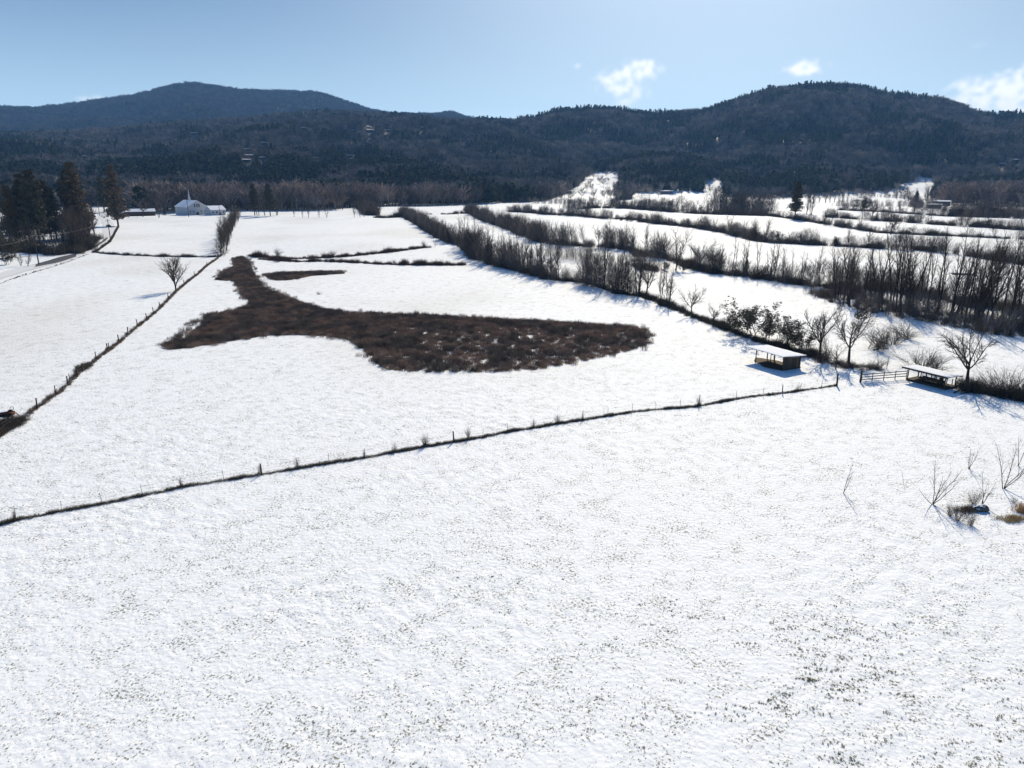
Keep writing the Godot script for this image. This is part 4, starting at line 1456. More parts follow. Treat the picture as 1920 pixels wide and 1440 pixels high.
func fences() -> void:
	var front := line([[-60, 1001], [0, 984], [30, 975], [120, 958], [192, 945], [268, 929], [340, 914], [420, 901], [490, 890], [557, 879], [617, 869], [683, 859], [740, 848], [797, 838], [851, 829], [905, 820], [955, 809], [1000, 803], [1045, 795], [1092, 788], [1140, 780], [1185, 773], [1230, 768], [1275, 765], [1300, 763], [1335, 757], [1400, 745], [1465, 738], [1500, 733], [1540, 727], [1569, 723]])
	weed_strip("weed_line", "dark line of dead weeds along the front wire fence", front, 0.4, 0.12, 0.5, 0.23, Color(0.13, 0.11, 0.075))
	fence("wire_fence", "wire fence with thin posts crossing the near snowfield", [], [[-60, 1001, 1.2, 0.03], [30, 975, 1.1, 0.02], [115, 958, 1.0, 0.022], [192, 945, 1.15, 0.022], [268, 929, 1.1, 0.022], [340, 914, 1.1, 0.022], [420, 901, 1.1, 0.02], [491, 890, 1.25, 0.075], [557, 879, 1.3, 0.03], [617, 869, 1.15, 0.022], [683, 859, 1.1, 0.02], [740, 848, 1.1, 0.02], [797, 838, 1.1, 0.022], [851, 829, 1.35, 0.085], [905, 820, 1.1, 0.022], [952, 810, 1.15, 0.022], [1000, 803, 1.1, 0.02], [1045, 795, 1.2, 0.025], [1092, 788, 1.3, 0.045], [1140, 780, 1.15, 0.025], [1185, 773, 1.3, 0.025], [1230, 768, 1.1, 0.022], [1275, 765, 1.2, 0.03], [1310, 761, 1.6, 0.06], [1380, 749, 1.3, 0.03], [1430, 742, 1.2, 0.03], [1467, 738, 1.35, 0.07], [1500, 733, 1.2, 0.03], [1540, 727, 1.2, 0.03], [1569, 723.5, 1.85, 0.13]], [0.3, 0.62, 0.95])
	# along the left
	var side := line([[-60, 862], [0, 817], [30, 795], [68, 766], [104, 741], [124, 726], [146, 700], [180, 675], [202, 659], [225, 641], [240, 627], [275, 600], [300, 578], [330, 547], [350, 530], [370, 515], [390, 497], [409, 484]])
	weed_strip("weed_line", "brown weedy strip along the long side fence", side, 0.7, 0.22, 0.8, 0.48, Color(0.19, 0.14, 0.10))
	weed_strip("weed_line", "thin dark verge along the field side of the upper lane", line([[177, 474], [186, 468], [197, 460], [206, 453], [214, 440], [222, 425]]), 0.9, 0.4, 1.1, 0.5, Color(0.13, 0.11, 0.09))
	weed_strip("weed_line", "thin broken verge along the lower lane beside the wide left field", line([[-60, 556], [0, 532], [40, 518], [90, 503], [130, 490], [165, 477]]), 0.8, 0.2, 0.6, 2.2, Color(0.15, 0.125, 0.10))
	fence("wire_fence", "old post and wire fence running up towards the lone tree", [], [[-40, 846, 1.4, 0.08], [27, 797, 1.3, 0.08], [70, 766, 1.5, 0.09], [104, 741, 1.45, 0.07], [127, 722, 1.4, 0.09], [132, 716, 1.3, 0.06], [145, 707, 1.75, 0.12], [155, 697, 1.4, 0.09], [180, 675, 1.5, 0.08], [202, 659, 1.5, 0.11], [204, 657, 1.4, 0.07], [223, 642, 1.5, 0.1], [240, 627, 1.5, 0.1], [258, 612, 1.5, 0.09], [275, 600, 1.5, 0.09], [288, 588, 1.5, 0.09], [300, 578, 1.5, 0.1], [316, 562, 1.5, 0.1], [345, 534, 1.5, 0.1], [365, 518, 1.6, 0.11], [388, 499, 1.5, 0.1], [409, 484, 1.7, 0.12]], [0.35, 0.8, 1.2])
	tangle_row("bramble_heap", "heap of brown brambles at the near end of the side fence", line([[-30, 818], [0, 805], [14, 797], [30, 788]]), 3.0, 1.3, 0.16, Color(0.095, 0.08, 0.06), "")
	tangle_row("bramble_tuft", "tuft of dry brambles hanging on the side fence", line([[150, 697], [158, 689], [164, 684]]), 1.0, 0.8, 0.3, Color(0.12, 0.1, 0.08), "")
	# board fence beside the shelter
	var a := spot(1613, 717)
	var b := spot(1699, 710)
	var root := thing("board_fence", "dark three rail board fence beside the small feeding shelter", "fence")
	var n := 4
	for i in n + 1:
		var p := on_ground(a.lerp(b, float(i) / n))
		var o := part("post", post_shape(1.85 if i == 0 else 1.45, 0.15 if i == 0 else 0.06), M.post, root)
		o.position = p
	for h in [0.45, 0.85, 1.25]:
		for i in n:
			var s := Shape.new()
			var p := on_ground(a.lerp(b, float(i) / n)) + Vector3(0, h, 0.08)
			var q := on_ground(a.lerp(b, float(i + 1) / n)) + Vector3(0, h, 0.08)
			var d := (q - p).normalized()
			s.box((p + q) * 0.5, Vector3(p.distance_to(q) - 0.01, 0.13, 0.04), Basis(d, Vector3.UP, d.cross(Vector3.UP)))
			part("rail", s, M.dark_metal, root)
	var gap := Shape.new()
	for h in [0.5, 0.9, 1.3]:
		wire_between(gap, spot(1569, 723.5), a, h)
	part("wire", gap, M.dark_metal, root)


# ---------------------------------------------------------------- the two sheds
func snow_sheet(s: Shape, a: Vector3, b: Vector3, c: Vector3, thick: float) -> void:   # soft uneven snow on a roof given by three corners
	var nu := 12
	var nv := 26
	var top := []
	for i in nu + 1:
		for j in nv + 1:
			var u := float(i) / nu
			var w := float(j) / nv
			var edge := minf(minf(u, 1.0 - u) * nu, minf(w, 1.0 - w) * nv)
			var e := lump.get_noise_2d(i * 0.9 + thick * 90.0, j * 0.7)
			var p := a + (b - a) * u + (c - a) * w
			if edge < 0.5:
				p += ((a + (b - a) * 0.5 + (c - a) * 0.5) - p).normalized() * (0.03 + absf(e) * 0.10)
			top.append(p + Vector3(0, thick * (0.35 + 0.65 * clampf(edge / 1.2, 0.0, 1.0)) + e * 0.05, 0))
	for i in nu:
		for j in nv:
			var k := i * (nv + 1) + j
			s.quad(top[k], top[k + 1], top[k + nv + 2], top[k + nv + 1])
	for j in nv:
		for k in [j, nu * (nv + 1) + j]:
			s.quad(top[k], top[k + 1], top[k + 1] - Vector3(0, thick, 0), top[k] - Vector3(0, thick, 0))
	for i in nu:
		for k in [i * (nv + 1), i * (nv + 1) + nv]:
			s.quad(top[k], top[k + nv + 1], top[k + nv + 1] - Vector3(0, thick, 0), top[k] - Vector3(0, thick, 0))


func sheds() -> void:
	# local x runs along the long open front away from the plank wall, z across to the back
	var at := on_ground(Vector3(43.86, 0, -111.35))
	var lx := Vector3(-0.44, 0, -0.898).normalized()
	var shed := thing("open_shed", "open pole shed with snowy roof and one plank wall beside the hedgerow", "shed", at)
	shed.basis = Basis(lx, Vector3.UP, lx.cross(Vector3.UP))
	var back := 3.9
	var long := 7.0
	# bare earth kept dry under the roof
	var soil := Shape.new()
	var ring := []
	for i in 28:
		var f := TAU * i / 28.0
		var k := 1.0 + 0.10 * sin(f * 3.0 + 1.0) + 0.06 * sin(f * 7.0)
		var c := Vector3(3.2 + cos(f) * 4.6 * k, 0, 2.0 + sin(f) * 2.6 * k)
		c.x = clampf(c.x, 0.05, 9.0)
		ring.append(shed.transform.affine_inverse() * (on_ground(shed.transform * c) + Vector3(0, 0.07, 0)))
	for i in 28:
		soil.tri(Vector3(3.2, 0.08, 2.0), ring[i], ring[(i + 1) % 28])
	var so := part("dry_earth", soil, M.dirt, shed)
	so.set_meta("kind", "structure")
	var front_h := 2.35
	var back_h := 2.05
	for pp in [[0.12, 0.1, front_h, 0.1], [0.12, back - 0.1, back_h, 0.1], [6.1, 0.15, front_h, 0.09], [long, back - 0.2, back_h, 0.1], [4.6, 2.0, 2.15, 0.07], [5.4, back - 0.2, back_h, 0.13], [2.9, back - 0.2, back_h, 0.08]]:
		var s := Shape.new()
		s.tube(Vector3(pp[0], -0.2, pp[1]), Vector3(pp[0], pp[2], pp[1]), pp[3], pp[3] * 0.9, 7)
		part("post", s, M.post, shed)
	for br in [[Vector3(6.1, 1.7, 0.15), Vector3(5.5, 2.3, 0.15)], [Vector3(0.5, 1.2, 1.0), Vector3(1.3, 2.2, 1.0)], [Vector3(6.1, 1.7, 0.2), Vector3(6.1, 2.25, 0.9)]]:
		var s := Shape.new()
		s.tube(br[0], br[1], 0.05, 0.05, 5)
		part("brace", s, M.post, shed)
	var boards := 17
	for i in boards:
		var s := Shape.new()
		var wz := back / boards
		var h := lerpf(front_h, back_h, (i + 0.5) / boards) - 0.12 + rng.randf_range(-0.04, 0.02)
		s.box(Vector3(rng.randf_range(-0.012, 0.012), h * 0.5 - 0.05, (i + 0.5) * wz), Vector3(0.03, h + 0.1, wz - 0.018))
		part("plank", s, [M.plank, M.plank_dark, M.plank_pale, M.plank][rng.randi() % 4], shed)
	for i in 4:
		var s := Shape.new()
		s.box(Vector3(lerpf(0.1, long, i / 3.0), lerpf(front_h, back_h, 0.5) - 0.02, back * 0.5), Vector3(0.08, 0.14, back + 0.3))
		part("rafter", s, M.post, shed)
	for z in [0.1, back - 0.1]:
		var s := Shape.new()
		s.box(Vector3(long * 0.5, (front_h if z < 1.0 else back_h) - 0.01, z), Vector3(long + 0.4, 0.1, 0.06))
		part("beam", s, M.post, shed)
	var deck := Shape.new()
	deck.slab([Vector3(-0.5, front_h + 0.12, -0.55), Vector3(-0.5, back_h + 0.10, back + 0.75), Vector3(long + 1.1, back_h + 0.10, back + 0.75), Vector3(long + 1.1, front_h + 0.12, -0.55)], 0.05)
	var roof := part("roof", deck, M.dark_metal, shed)
	var snow := Shape.new()
	snow_sheet(snow, Vector3(-0.45, front_h + 0.13, -0.62), Vector3(-0.45, back_h + 0.11, back + 0.78), Vector3(long + 1.15, front_h + 0.13, -0.62), 0.11)
	part("snow_cover", snow, M.snow, roof)
	# small shelter
	var c := spot(1771, 731)
	var d := spot(1701, 713)
	var al := (d - c)
	al.y = 0
	var n := al.length()
	al = al.normalized()
	var hut := thing("feeding_shelter", "low feeding shelter with thin snowy roof at the end of the board fence", "shed", c)
	hut.basis = Basis(al, Vector3.UP, al.cross(Vector3.UP))
	var dep := 2.6
	for pp in [[0.1, 0.0], [n * 0.52, 0.0], [n, 0.0], [0.1, dep], [n * 0.55, dep], [n, dep]]:
		var s := Shape.new()
		s.tube(Vector3(pp[0], -0.2, pp[1]), Vector3(pp[0], 2.0 if pp[1] == 0.0 else 1.85, pp[1]), 0.09, 0.085, 7)
		part("post", s, M.plank, hut)
	var r := Shape.new()
	r.slab([Vector3(-0.6, 2.08, -0.55), Vector3(-0.6, 1.92, dep + 0.5), Vector3(n + 0.9, 1.92, dep + 0.5), Vector3(n + 0.9, 2.08, -0.55)], 0.05)
	var rp := part("roof", r, M.dark_metal, hut)
	var sn := Shape.new()
	snow_sheet(sn, Vector3(-0.55, 2.085, -0.52), Vector3(-0.55, 1.925, dep + 0.47), Vector3(n + 0.87, 2.085, -0.52), 0.08)
	part("snow_cover", sn, M.snow, rp)
	for z in [-0.5, dep + 0.4]:
		var s := Shape.new()
		s.box(Vector3(n * 0.5 + 0.15, 1.93 if z < 0.0 else 1.8, z), Vector3(n + 1.4, 0.2, 0.05))
		part("fascia", s, M.post, hut)
	var floor_ := Shape.new()
	floor_.box(Vector3(n * 0.5, 0.14, dep * 0.5), Vector3(n + 0.3, 0.3, dep + 0.2))
	part("plank_base", floor_, M.plank, hut)
	for i in 7:
		var s := Shape.new()
		s.box(Vector3(0.5 + i * (n - 1.0) / 6.0, 0.75, dep - 0.1), Vector3(0.12, 0.95, 0.04))
		part("slat", s, M.plank, hut)
	var trough := Shape.new()
	for k in [[Vector3(n * 0.45, 0.62, 1.0), Vector3(n * 0.6, 0.06, 0.7)], [Vector3(n * 0.45, 0.78, 0.65), Vector3(n * 0.6, 0.36, 0.05)], [Vector3(n * 0.45, 0.78, 1.35), Vector3(n * 0.6, 0.36, 0.05)]]:
		trough.box(k[0], k[1])
	var tr := part("feed_trough", trough, M.plank, hut)
	for x in [0.22, 0.68]:
		var s := Shape.new()
		s.box(Vector3(n * x, 0.45, 1.0), Vector3(0.1, 0.32, 0.6))
		part("leg", s, M.plank, tr)
	var barrel := thing("oil_drum", "rusty orange drum standing inside the small feeding shelter", "barrel", hut.transform * Vector3(n * 0.28, 0.29, 1.6))
	var bs := Shape.new()
	bs.tube(Vector3.ZERO, Vector3(0, 0.88, 0), 0.29, 0.29, 14)
	bs.cap(Vector3(0, 0.86, 0), 0.28, 14)
	part("drum", bs, M.rust, barrel)
	for y in [0.0, 0.29, 0.58, 0.86]:
		var s := Shape.new()
		s.tube(Vector3(0, y, 0), Vector3(0, y + 0.03, 0), 0.31, 0.31, 14)
		part("hoop", s, M.rust, barrel)
	# fallen boards by the shelter
	var lp := [[1788, 738, 1832, 722, "long fallen board leaning beside the small shelter"], [1800, 739, 1850, 733, "fallen board lying flat beside the small shelter"]]
	for l in lp:
		var p := spot(l[0], l[1]) + Vector3(0, 0.12, 0)
		var q := spot(l[2], l[3]) + Vector3(0, 0.55 if l[1] == 738 else 0.14, 0)
		var s := Shape.new()
		var dd := (q - p).normalized()
		s.box((p + q) * 0.5, Vector3(p.distance_to(q), 0.05, 0.2), Basis(dd, dd.cross(Vector3.FORWARD).normalized(), dd.cross(dd.cross(Vector3.FORWARD)).normalized()))
		var o := part(numbered("fallen_board"), s, M.plank, self)
		tag(o, l[4], "board")
	# rusty farm implement by the side fence
	var ip := spot(14, 789)
	var imp := thing("farm_implement", "rusty orange farm implement under snow at the end of the side fence", "farm implement", ip, 0.25)
	var fr := Shape.new()
	fr.box(Vector3(-1.6, 0.75, 0), Vector3(4.6, 0.16, 1.3))
	part("frame", fr, M.dark_metal, imp)
	var hood := Shape.new()
	hood.slab([Vector3(-2.6, 0.9, -0.5), Vector3(0.3, 1.35, -0.5), Vector3(0.9, 1.1, -0.45), Vector3(0.9, 1.1, 0.45), Vector3(0.3, 1.35, 0.5), Vector3(-2.6, 0.9, 0.5)], 0.32)
	part("hood", hood, M.rust, imp)
	var ic := Shape.new()
	ic.slab([Vector3(-4.0, 0.95, -0.55), Vector3(-2.7, 0.95, -0.55), Vector3(-2.4, 1.0, 0.5), Vector3(-4.0, 0.95, 0.55)], 0.1)
	ic.slab([Vector3(-0.9, 1.27, -0.1), Vector3(0.3, 1.43, -0.1), Vector3(0.3, 1.43, 0.5), Vector3(-0.9, 1.27, 0.5)], 0.07)
	part("snow_cover", ic, M.snow, imp)
	var st := Shape.new()
	st.tube(Vector3(0.6, 1.1, 0), Vector3(0.72, 1.42, 0), 0.04, 0.04, 5)
	part("steering_column", st, M.dark_metal, imp)
	var wheel := TorusMesh.new()
	wheel.inner_radius = 0.17
	wheel.outer_radius = 0.24
	wheel.rings = 20
	wheel.ring_segments = 8
	var wo := part("steering_wheel", wheel, M.black, imp)
	wo.position = Vector3(0.76, 1.62, 0)
	wo.rotation = Vector3(1.35, 0.2, 0)
	for e in [[-2.8, 0.6, 0.5], [-2.8, -0.6, 0.5], [0.7, 0.6, 0.42], [0.7, -0.6, 0.42]]:
		var s := Shape.new()
		s.tube(Vector3(e[0], e[2], e[1] - 0.14), Vector3(e[0], e[2], e[1] + 0.14), e[2], e[2], 14)
		part("wheel", s, M.rust, imp)


# ---------------------------------------------------------------- single trees and shrubs
func trees() -> void:
	var p := spot(330, 546)
	tree_at("oval", p, tall(p, 69), "lone bare tree with an oval crown beside the side fence", "tree", "", 0.4, 1.2)
	for t in [["spread", 1212, 557, 92, "tall forked bare tree casting a long shadow at the hedge end"], ["whip", 1197, 555, 92, "slender bare tree just left of the tall forked one"], ["whip", 1236, 566, 80, "slender bare tree right of the tall forked one, at the low hedge"], ["whip", 1254, 573, 82, "slender twin bare tree farthest down the low hedge"], ["spread", 1297, 591, 72, "small open bare tree on the low hedge above the brush tip"],
			["spread", 1336, 609, 52, "small leaning bare tree on the low hedge before the bushes"], ["leafy", 1374, 622, 30, "squat dark bush at the start of the bushes above the shed"], ["leafy", 1408, 629, 62, "tall dull bush with sparse crown left above the shed"], ["leafy", 1437, 640, 48, "round dull bush directly behind the open shed's roof"], ["leafy", 1478, 650, 50, "broad brownish bush behind the open shed's right corner"], ["leafy", 1502, 660, 44, "brownish bush touching the right end of the open shed"],
			["spread", 1537, 672, 142, "large pale bare tree between the shed and the forked old tree"], ["puff", 1552, 676, 66, "vine grown stub tree at the foot of the large pale tree"], ["spread", 1567, 692, 68, "small contorted bare tree in front of the vine grown stub"], ["spread", 1591, 681, 146, "old dark tree with heavy curved limbs and a leaf ball"], ["shrub", 1645, 655, 52, "wide dense brown thicket right of the old dark tree"], ["shrub", 1672, 645, 40, "second brown thicket merging into the wide dense one"], ["shrub", 1695, 634, 38, "small reddish bush at the end of the brown thickets"],
			["shrub", 1727, 690, 48, "spreading bare bush behind the board fence"], ["shrub", 1752, 700, 40, "dense bare bush behind the small feeding shelter"], ["spread", 1812, 724, 168, "large bare tree leaning over the small feeding shelter"], ["shrub", 1862, 738, 44, "dull bush left in the bramble hedge past the shelter"], ["shrub", 1888, 742, 66, "tallest bush in the bramble hedge past the shelter"], ["shrub", 1925, 748, 50, "bush cut by the frame edge in the bramble hedge"], ["shrub", 1645, 690, 24, "low bush behind the board fence posts"], ["whip", 1662, 692, 28, "short dead stub tree behind the board fence"],
			["spread", 1312, 504, 72, "big spreading tree standing alone in the second hedgerow"], ["puff", 1266, 507, 88, "dense dark vine grown tree left of the big spreading one"], ["cedar", 1398, 517, 32, "dark cedar in the second hedgerow beyond the snowfield"], ["puff", 1595, 545, 66, "broad dense twiggy tree at the left end of the thicket"], ["puff", 1622, 548, 70, "tall dense twiggy tree beside the broad one in the thicket"], ["puff", 1570, 545, 56, "lower twiggy tree at the thicket's left corner"],
			["pine", 1490, 411, 68, "tall dark pine standing over the far curving hedgerow"], ["cedar", 1716, 389, 30, "dark round cedar left of the low barns"], ["cedar", 1102, 394, 16, "small dark cedar on the far brushy hedgerow"], ["cedar", 1217, 388, 15, "small dark cedar in front of the far snowy clearings"], ["spread", 1634, 412, 48, "slanting bare tree above the thin bushy hedgerow"], ["spread", 1670, 440, 64, "rounded bare tree on the dark narrow hedgerow"], ["spread", 1712, 441, 26, "small bent tree on the dark narrow hedgerow"], ["whip", 1511, 402, 50, "thin bare tree right of the tall dark pine"], ["whip", 1521, 403, 52, "leaning thin bare tree second right of the tall pine"], ["spread", 1546, 421, 36, "small bare tree where the narrow hedgerow bends"], ["leafy", 1618, 398, 26, "dull bush on the far snowfield left of the cedar"],
			["olive_pine", 30, 458, 105, "leftmost pine of the tall dark group by the lane"], ["pine", 58, 456, 124, "second pine of the tall dark group by the lane"], ["pine", 76, 459, 134, "tallest dark pine in the group by the lane"], ["olive_pine", 97, 450, 108, "brownish pine right of the tallest dark one"], ["pine", 107, 451, 96, "pine with low forked boughs beside the brownish one"], ["pine", 142, 446, 120, "dark pine behind the dense bare clump"], ["olive_pine", 152, 448, 136, "highest olive pine above the dense bare clump"], ["pine", 196, 398, 66, "dark pine across the lane behind the parked side road"], ["olive_pine", 222, 424, 108, "tall olive pine with bare trunk right of the lane"], ["pine", 204, 398, 60, "pine close behind the tall olive one"], ["olive_pine", 50, 440, 100, "olive pine half hidden at the back of the dark group"],
			["spread", 268, 407, 46, "spreading bare tree in front of the brick house"], ["whip", 299, 408, 44, "thin bare tree between the brick house and the church"], ["cedar", 309, 404, 14, "round dark evergreen bush between brick house and church"], ["puff", 246, 402, 40, "bare tree at the left corner of the brick house"], ["pine", 478, 404, 56, "pine on the field edge right of the hedge, nearest the church"], ["whip", 484, 404, 54, "bare trunk beside the field edge pine"], ["puff", 497, 404, 52, "twiggy tree third along the field edge"], ["pine", 507, 405, 58, "dark pine fourth along the field edge"], ["puff", 518, 404, 50, "twiggy tree at the end of the field edge group"],
			["puff", 40, 499, 32, "round brown bush tree before the lower lane"], ["puff", 52, 500, 30, "round bare bush tree right of the brown one by the lane"], ["leafy", 14, 496, 24, "brownish bush left of the round bush trees by the lane"], ["leafy", 25, 483, 34, "reddish bush in the brush behind the round bush trees"], ["whip", 22, 410, 34, "leaning bare trunk on the far field behind the pines"], ["whip", 6, 412, 26, "small bare tree at the edge of the far field behind pines"], ["puff", 12, 388, 28, "rounded bare tree on the far bank left of the pines"], ["whip", 100, 465, 40, "bare tree in the shaded meadow inside the bend"], ["spread", 108, 470, 36, "bent bare tree in the shaded meadow inside the bend"],
			["shrub", 413, 480, 20, "small bush where the weed line meets the climbing hedge"], ["cedar", 417, 449, 12, "dark evergreen bush at the foot of the climbing hedge"], ["whip", 406, 470, 18, "thin sapling left of the climbing hedge"], ["whip", 816, 462, 16, "thin sapling at the gap between the two hedge ends"], ["shrub", 912, 489, 20, "dark bush at the left end of the tree hedgerow"]]:
		p = spot(t[1], t[2])
		tree_at(t[0], p, tall(p, t[3]), t[4], "shrub" if t[0] in ["shrub", "leafy"] else "tree", "", -1.0, 1.5 if t[0] == "shrub" else (1.35 if t[0] == "leafy" else 1.0))
	# the ball of dry leaves in the old dark tree
	p = spot(1591, 681)
	var s := Shape.new()
	for k in 900:
		var d := Vector3(rng.randf_range(-1, 1), rng.randf_range(-1, 1), rng.randf_range(-1, 1))
		if d.length() < 1.0:
			leaf(s, d * Vector3(1.15, 0.95, 1.0), 0.16)
	var o := part(numbered("leaf_ball"), s, M.leafy, self)
	o.position = p + Vector3(1.0, tall(p, 92), 0)
	tag(o, "dull ball of dry vine leaves hanging in the old dark tree", "vine")


# ---------------------------------------------------------------- what stands in the near snow
func sapling(label: String, px: float, py: float, pixels: float, stems: Array, group := "saplings in the near snow") -> void:
	# stems: lean to the right in metres per metre of height, lean away, share of the full height
	var p := spot(px, py)
	var h := tall(p, pixels)
	var root := thing("sapling", label, "sapling", p, 0.0, group)
	for st in stems:
		var wood := Shape.new()
		var fine := Shape.new()
		var o := {"segs": [8, 4, 2], "kids": [int(st[3] * 1.5), 4, 0], "first": [0.3, 0.2, 0], "fine": 1, "sides": [5, 3, 2], "taper": 0.75, "wob": [0.09, 0.15, 0.2], "up": [0.035, 0.1, 0.0], "angle": [0.6, 0.6], "ratio": [0.34, 0.5], "shrink": [0.5, 0.3], "thin": [0.5, 0.55]}
		grow(wood, fine, Vector3(rng.randf_range(-0.08, 0.08), -0.05, rng.randf_range(-0.05, 0.05)), Vector3(st[0], 1, st[1]).normalized(), h * st[2], 0.012 + h * 0.0058, 0, o)
		var so := part("stem", wood, M.bark, root)
		part("twigs", fine, M.twig, so)


func foreground() -> void:
	sapling("single upright sapling standing alone left of the others in the snow", 1582, 925, 64, [[0.02, 0, 1.0, 9], [0.3, 0.1, 0.7, 4]])
	sapling("forked sapling spreading wide in a V left of the boulder", 1749, 946, 84, [[-0.12, 0.1, 1.0, 9], [0.02, 0.3, 0.9, 7], [0.72, 0, 1.0, 8], [0.85, 0.2, 0.85, 5], [-1.1, 0.1, 0.62, 4], [0.2, 0.2, 0.7, 5]])
	sapling("thick forked sapling behind the boulder with two dark stems", 1881, 916, 92, [[-0.25, 0, 0.95, 10], [0.12, 0.1, 1.0, 9], [0.62, 0, 1.0, 9], [0.75, 0.2, 0.8, 6]])
	sapling("curved sapling leaning over its base above the forked one", 1817, 879, 48, [[-0.15, 0, 0.65, 5], [0.35, 0, 0.9, 8], [-0.2, 0.1, 0.9, 7], [0.1, 0.2, 0.8, 6]])
	sapling("thin crooked sapling near the frame edge, highest up the field", 1910, 874, 62, [[-0.12, 0, 1.0, 6], [0.2, 0, 0.6, 4]])
	sapling("tiny stick sapling between the single and the forked one", 1694, 906, 26, [[-0.15, 0, 1.0, 3]])
	sapling("tall thin sapling growing right at the snowy boulder", 1841, 947, 66, [[-0.06, 0, 1.0, 5], [0.0, 0.1, 0.8, 4], [0.45, 0, 0.75, 5], [0.3, 0.1, 0.6, 4]])
	var bushes := [[1780, 966, 30, "small fan shaped bush nearest to the wide forked sapling"], [1796, 976, 40, "middle small fan shaped bush of the three below the sapling"], [1820, 985, 34, "lowest small fan shaped bush of the three below the sapling"], [1826, 944, 36, "dense upright twiggy bush directly behind the boulder"], [1901, 943, 16, "flat low bush right of the boulder below the forked sapling"]]
	for b in bushes:
		var p := spot(b[0], b[1])
		tree_at("shrub", p, tall(p, b[2]), b[3], "shrub", "small bushes round the boulder", -1.0, 0.62)
	# boulder
	var bp := spot(1835, 957)
	var rock := Shape.new()
	var n := FastNoiseLite.new()
	n.seed = 8
	n.frequency = 0.9
	var grid := []
	for i in 13:
		var row := []
		for j in 24:
			var th := PI * i / 12.0
			var ph := TAU * j / 24.0
			var d := Vector3(sin(th) * cos(ph), cos(th), sin(th) * sin(ph))
			var q := Vector3(d.x * 0.72, d.y * 0.36, d.z * 0.42) * (1.0 + n.get_noise_3dv(d * 1.6) * 0.45)
			q.y += d.x * 0.06
			row.append(q)
		grid.append(row)
	var snowcap := Shape.new()
	for i in 12:
		for j in 24:
			var a: Vector3 = grid[i][j]
			var b: Vector3 = grid[i][(j + 1) % 24]
			var c: Vector3 = grid[i + 1][(j + 1) % 24]
			var d: Vector3 = grid[i + 1][j]
			rock.quad(a, b, c, d)
			var up := (c - a).cross(d - b).normalized()
			if absf(up.y) > 0.75 and a.y > 0.02 and a.x < 0.3:
				snowcap.quad(a * 1.04 + Vector3(0, 0.03, 0), b * 1.04 + Vector3(0, 0.03, 0), c * 1.04 + Vector3(0, 0.03, 0), d * 1.04 + Vector3(0, 0.03, 0))
	var ro := thing("boulder", "dark grey boulder with a cap of snow among the saplings", "rock", bp + Vector3(0.1, 0.14, 0), -0.2)
	part("stone", rock, M.rock, ro)
	part("snow_cover", snowcap, M.snow, ro)
	# brown grass at the boulder and at the frame edge
	for g in [[1809, 958, 1.25, 0.7, 0.5, "brown weed clump left of the boulder", 34, Color(0.20, 0.16, 0.115)], [1897, 974, 1.5, 0.7, 0.5, "tawny mound of dead grass right of the boulder", 30, Color(0.50, 0.38, 0.20)], [1922, 958, 1.1, 0.7, 0.6, "tawny mound of dead grass at the frame edge above the other", 26, Color(0.52, 0.34, 0.18)]]:
		var p := spot(g[0], g[1])
		var places := []
		var tints := []
		for k in g[6]:
			var d := Vector2(rng.randfn(), rng.randfn()) * 0.45
			var q := on_ground(p + Vector3(d.x * g[2], 0, d.y * g[3] - d.x * 0.35))
			places.append(Transform3D(Basis(Vector3.UP, rng.randf() * TAU).scaled(Vector3(0.5, g[4] * rng.randf_range(0.5, 1.1), 0.5)), q - Vector3(0, 0.03, 0)))
			var v := rng.randf_range(0.6, 1.3)
			tints.append(Color(g[7].r * v, g[7].g * v, g[7].b * v))
		var o := scatter("dead_grass", forms["weed_1"], M.weed, places, tints, self)
		tag(o, g[5], "grass", "", "stuff")
	# twiggy growth on the front fence line
	var k2 := 0
	for f in [[28, 972, 26], [340, 912, 24], [487, 888, 24], [557, 877, 24], [683, 857, 20], [740, 846, 22], [797, 836, 32], [878, 822, 30], [1000, 801, 20], [1045, 793, 24], [1310, 760, 24], [1496, 730, 14], [1092, 786, 14]]:
		k2 += 1
		var p := spot(f[0], f[1])
		tree_at("shrub", p, tall(p, f[2]), "small dry bush on the front fence, %s from its left end" % ordinal([1, 2, 3, 4, 5, 6, 7, 8, 9, 10, 12, 13, 11][k2 - 1]), "shrub", "dry bushes on the front fence", -1.0, 0.42 if f[0] != 797 else 0.6)
	# grass poking through the snow
	var places := [[], [], []]
	var tints := [[], [], []]
	var drift := FastNoiseLite.new()
	drift.seed = 140
	drift.frequency = 1.0 / 9.0
	drift.fractal_octaves = 4
	for i in 120000:
		var az := rng.randf_range(-0.80, 0.80)
		var r := 28.0 * pow(150.0 / 28.0, pow(rng.randf(), 0.75))
		var x := sin(az) * r
		var z := -cos(az) * r
		var d := drift.get_noise_2d((x * 0.904 - z * 0.428) * 0.45, (x * 0.428 + z * 0.904) * 1.5)
		var lush := 1.0 - clampf(Vector2((x - 21.0) / 17.0, (z + 36.0) / 15.0).length(), 0.0, 1.0)
		if rng.randf() > smoothstep(-0.3, 0.6, d + lush * 0.12 + patch.get_noise_2d(x * 0.3, z * 0.5) * 0.5) * 0.5 or in_litter(Vector2(x, z)) >= 0:
			continue
		var many := 1 if rng.randf() > 0.05 + lush * 0.18 else rng.randi_range(3, 7)
		var along := rng.randf_range(-0.5, 0.5)
		var tone := Color(0.34, 0.31, 0.16).lerp(Color(0.38, 0.34, 0.27), rng.randf() * (1.0 - 0.6 * lush))
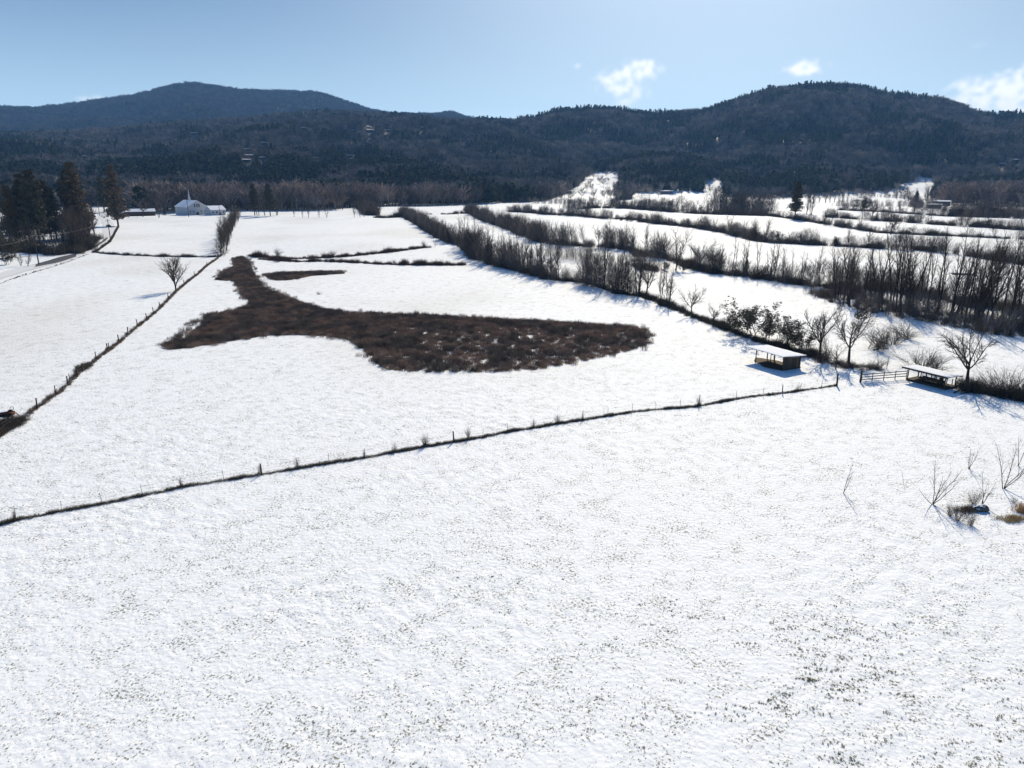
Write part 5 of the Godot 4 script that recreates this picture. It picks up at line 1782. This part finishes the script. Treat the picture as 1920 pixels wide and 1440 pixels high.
		for j in many:
			var e := rng.randfn() * 0.13 * sqrt(float(many))
			var gx := x + e
			var gz := z + e * along + rng.randfn() * 0.07
			var h := rng.randf_range(0.035, 0.09) * (1.0 + lush * 0.5) * (1.0 if many < 3 else 1.4)
			var w := rng.randf_range(0.03, 0.075) * (1.0 + lush * 0.5) * (1.0 if many < 3 else 1.7)
			var k := rng.randi() % 3
			var y := roll.get_noise_2d(gx, gz) * 1.5 * smoothstep(40.0, 400.0, r) + micro(gx, gz, r)
			places[k].append(Transform3D(Basis(Vector3.UP, rng.randf() * TAU).scaled(Vector3(w, h, w)), Vector3(gx, y, gz)))
			var v := rng.randf_range(0.6, 1.3)
			tints[k].append(Color(tone.r * v, tone.g * v, tone.b * v))
	for row in [[[880, 965], [1040, 935], [1240, 906]], [[1190, 850], [1380, 830], [1560, 822]], [[300, 1072], [520, 1010], [720, 962]], [[1020, 890], [1160, 868], [1300, 860]], [[420, 1265], [560, 1210], [680, 1190]], [[980, 1250], [1150, 1215], [1300, 1180]], [[1080, 1010], [1300, 985], [1500, 965]], [[100, 1120], [300, 1065], [420, 1040]], [[1380, 840], [1500, 860], [1640, 905]]]:
		for w in walk(line(row), 0.16):
			if patch.get_noise_2d(w[0].x * 4.0, w[0].z * 4.0) < -0.05:
				continue
			var gp := on_ground(w[0] + Vector3(rng.randfn() * 0.22, 0, rng.randfn() * 0.22))
			gp.y += micro(gp.x, gp.z, Vector2(gp.x, gp.z).length())
			var gk := rng.randi() % 3
			var gw := rng.randf_range(0.05, 0.12)
			places[gk].append(Transform3D(Basis(Vector3.UP, rng.randf() * TAU).scaled(Vector3(gw, rng.randf_range(0.04, 0.11), gw)), gp))
			var gv := rng.randf_range(0.6, 1.2)
			tints[gk].append(Color(0.32 * gv, 0.28 * gv, 0.18 * gv))
	var root := thing("pasture_grass", "tufts of olive pasture grass poking through the near snow", "grass")
	root.set_meta("kind", "stuff")
	for k in 3:
		scatter("grass", forms["tuft_%d" % k], M.grass, places[k], tints[k], root)
	print("grass ", places[0].size() * 3)
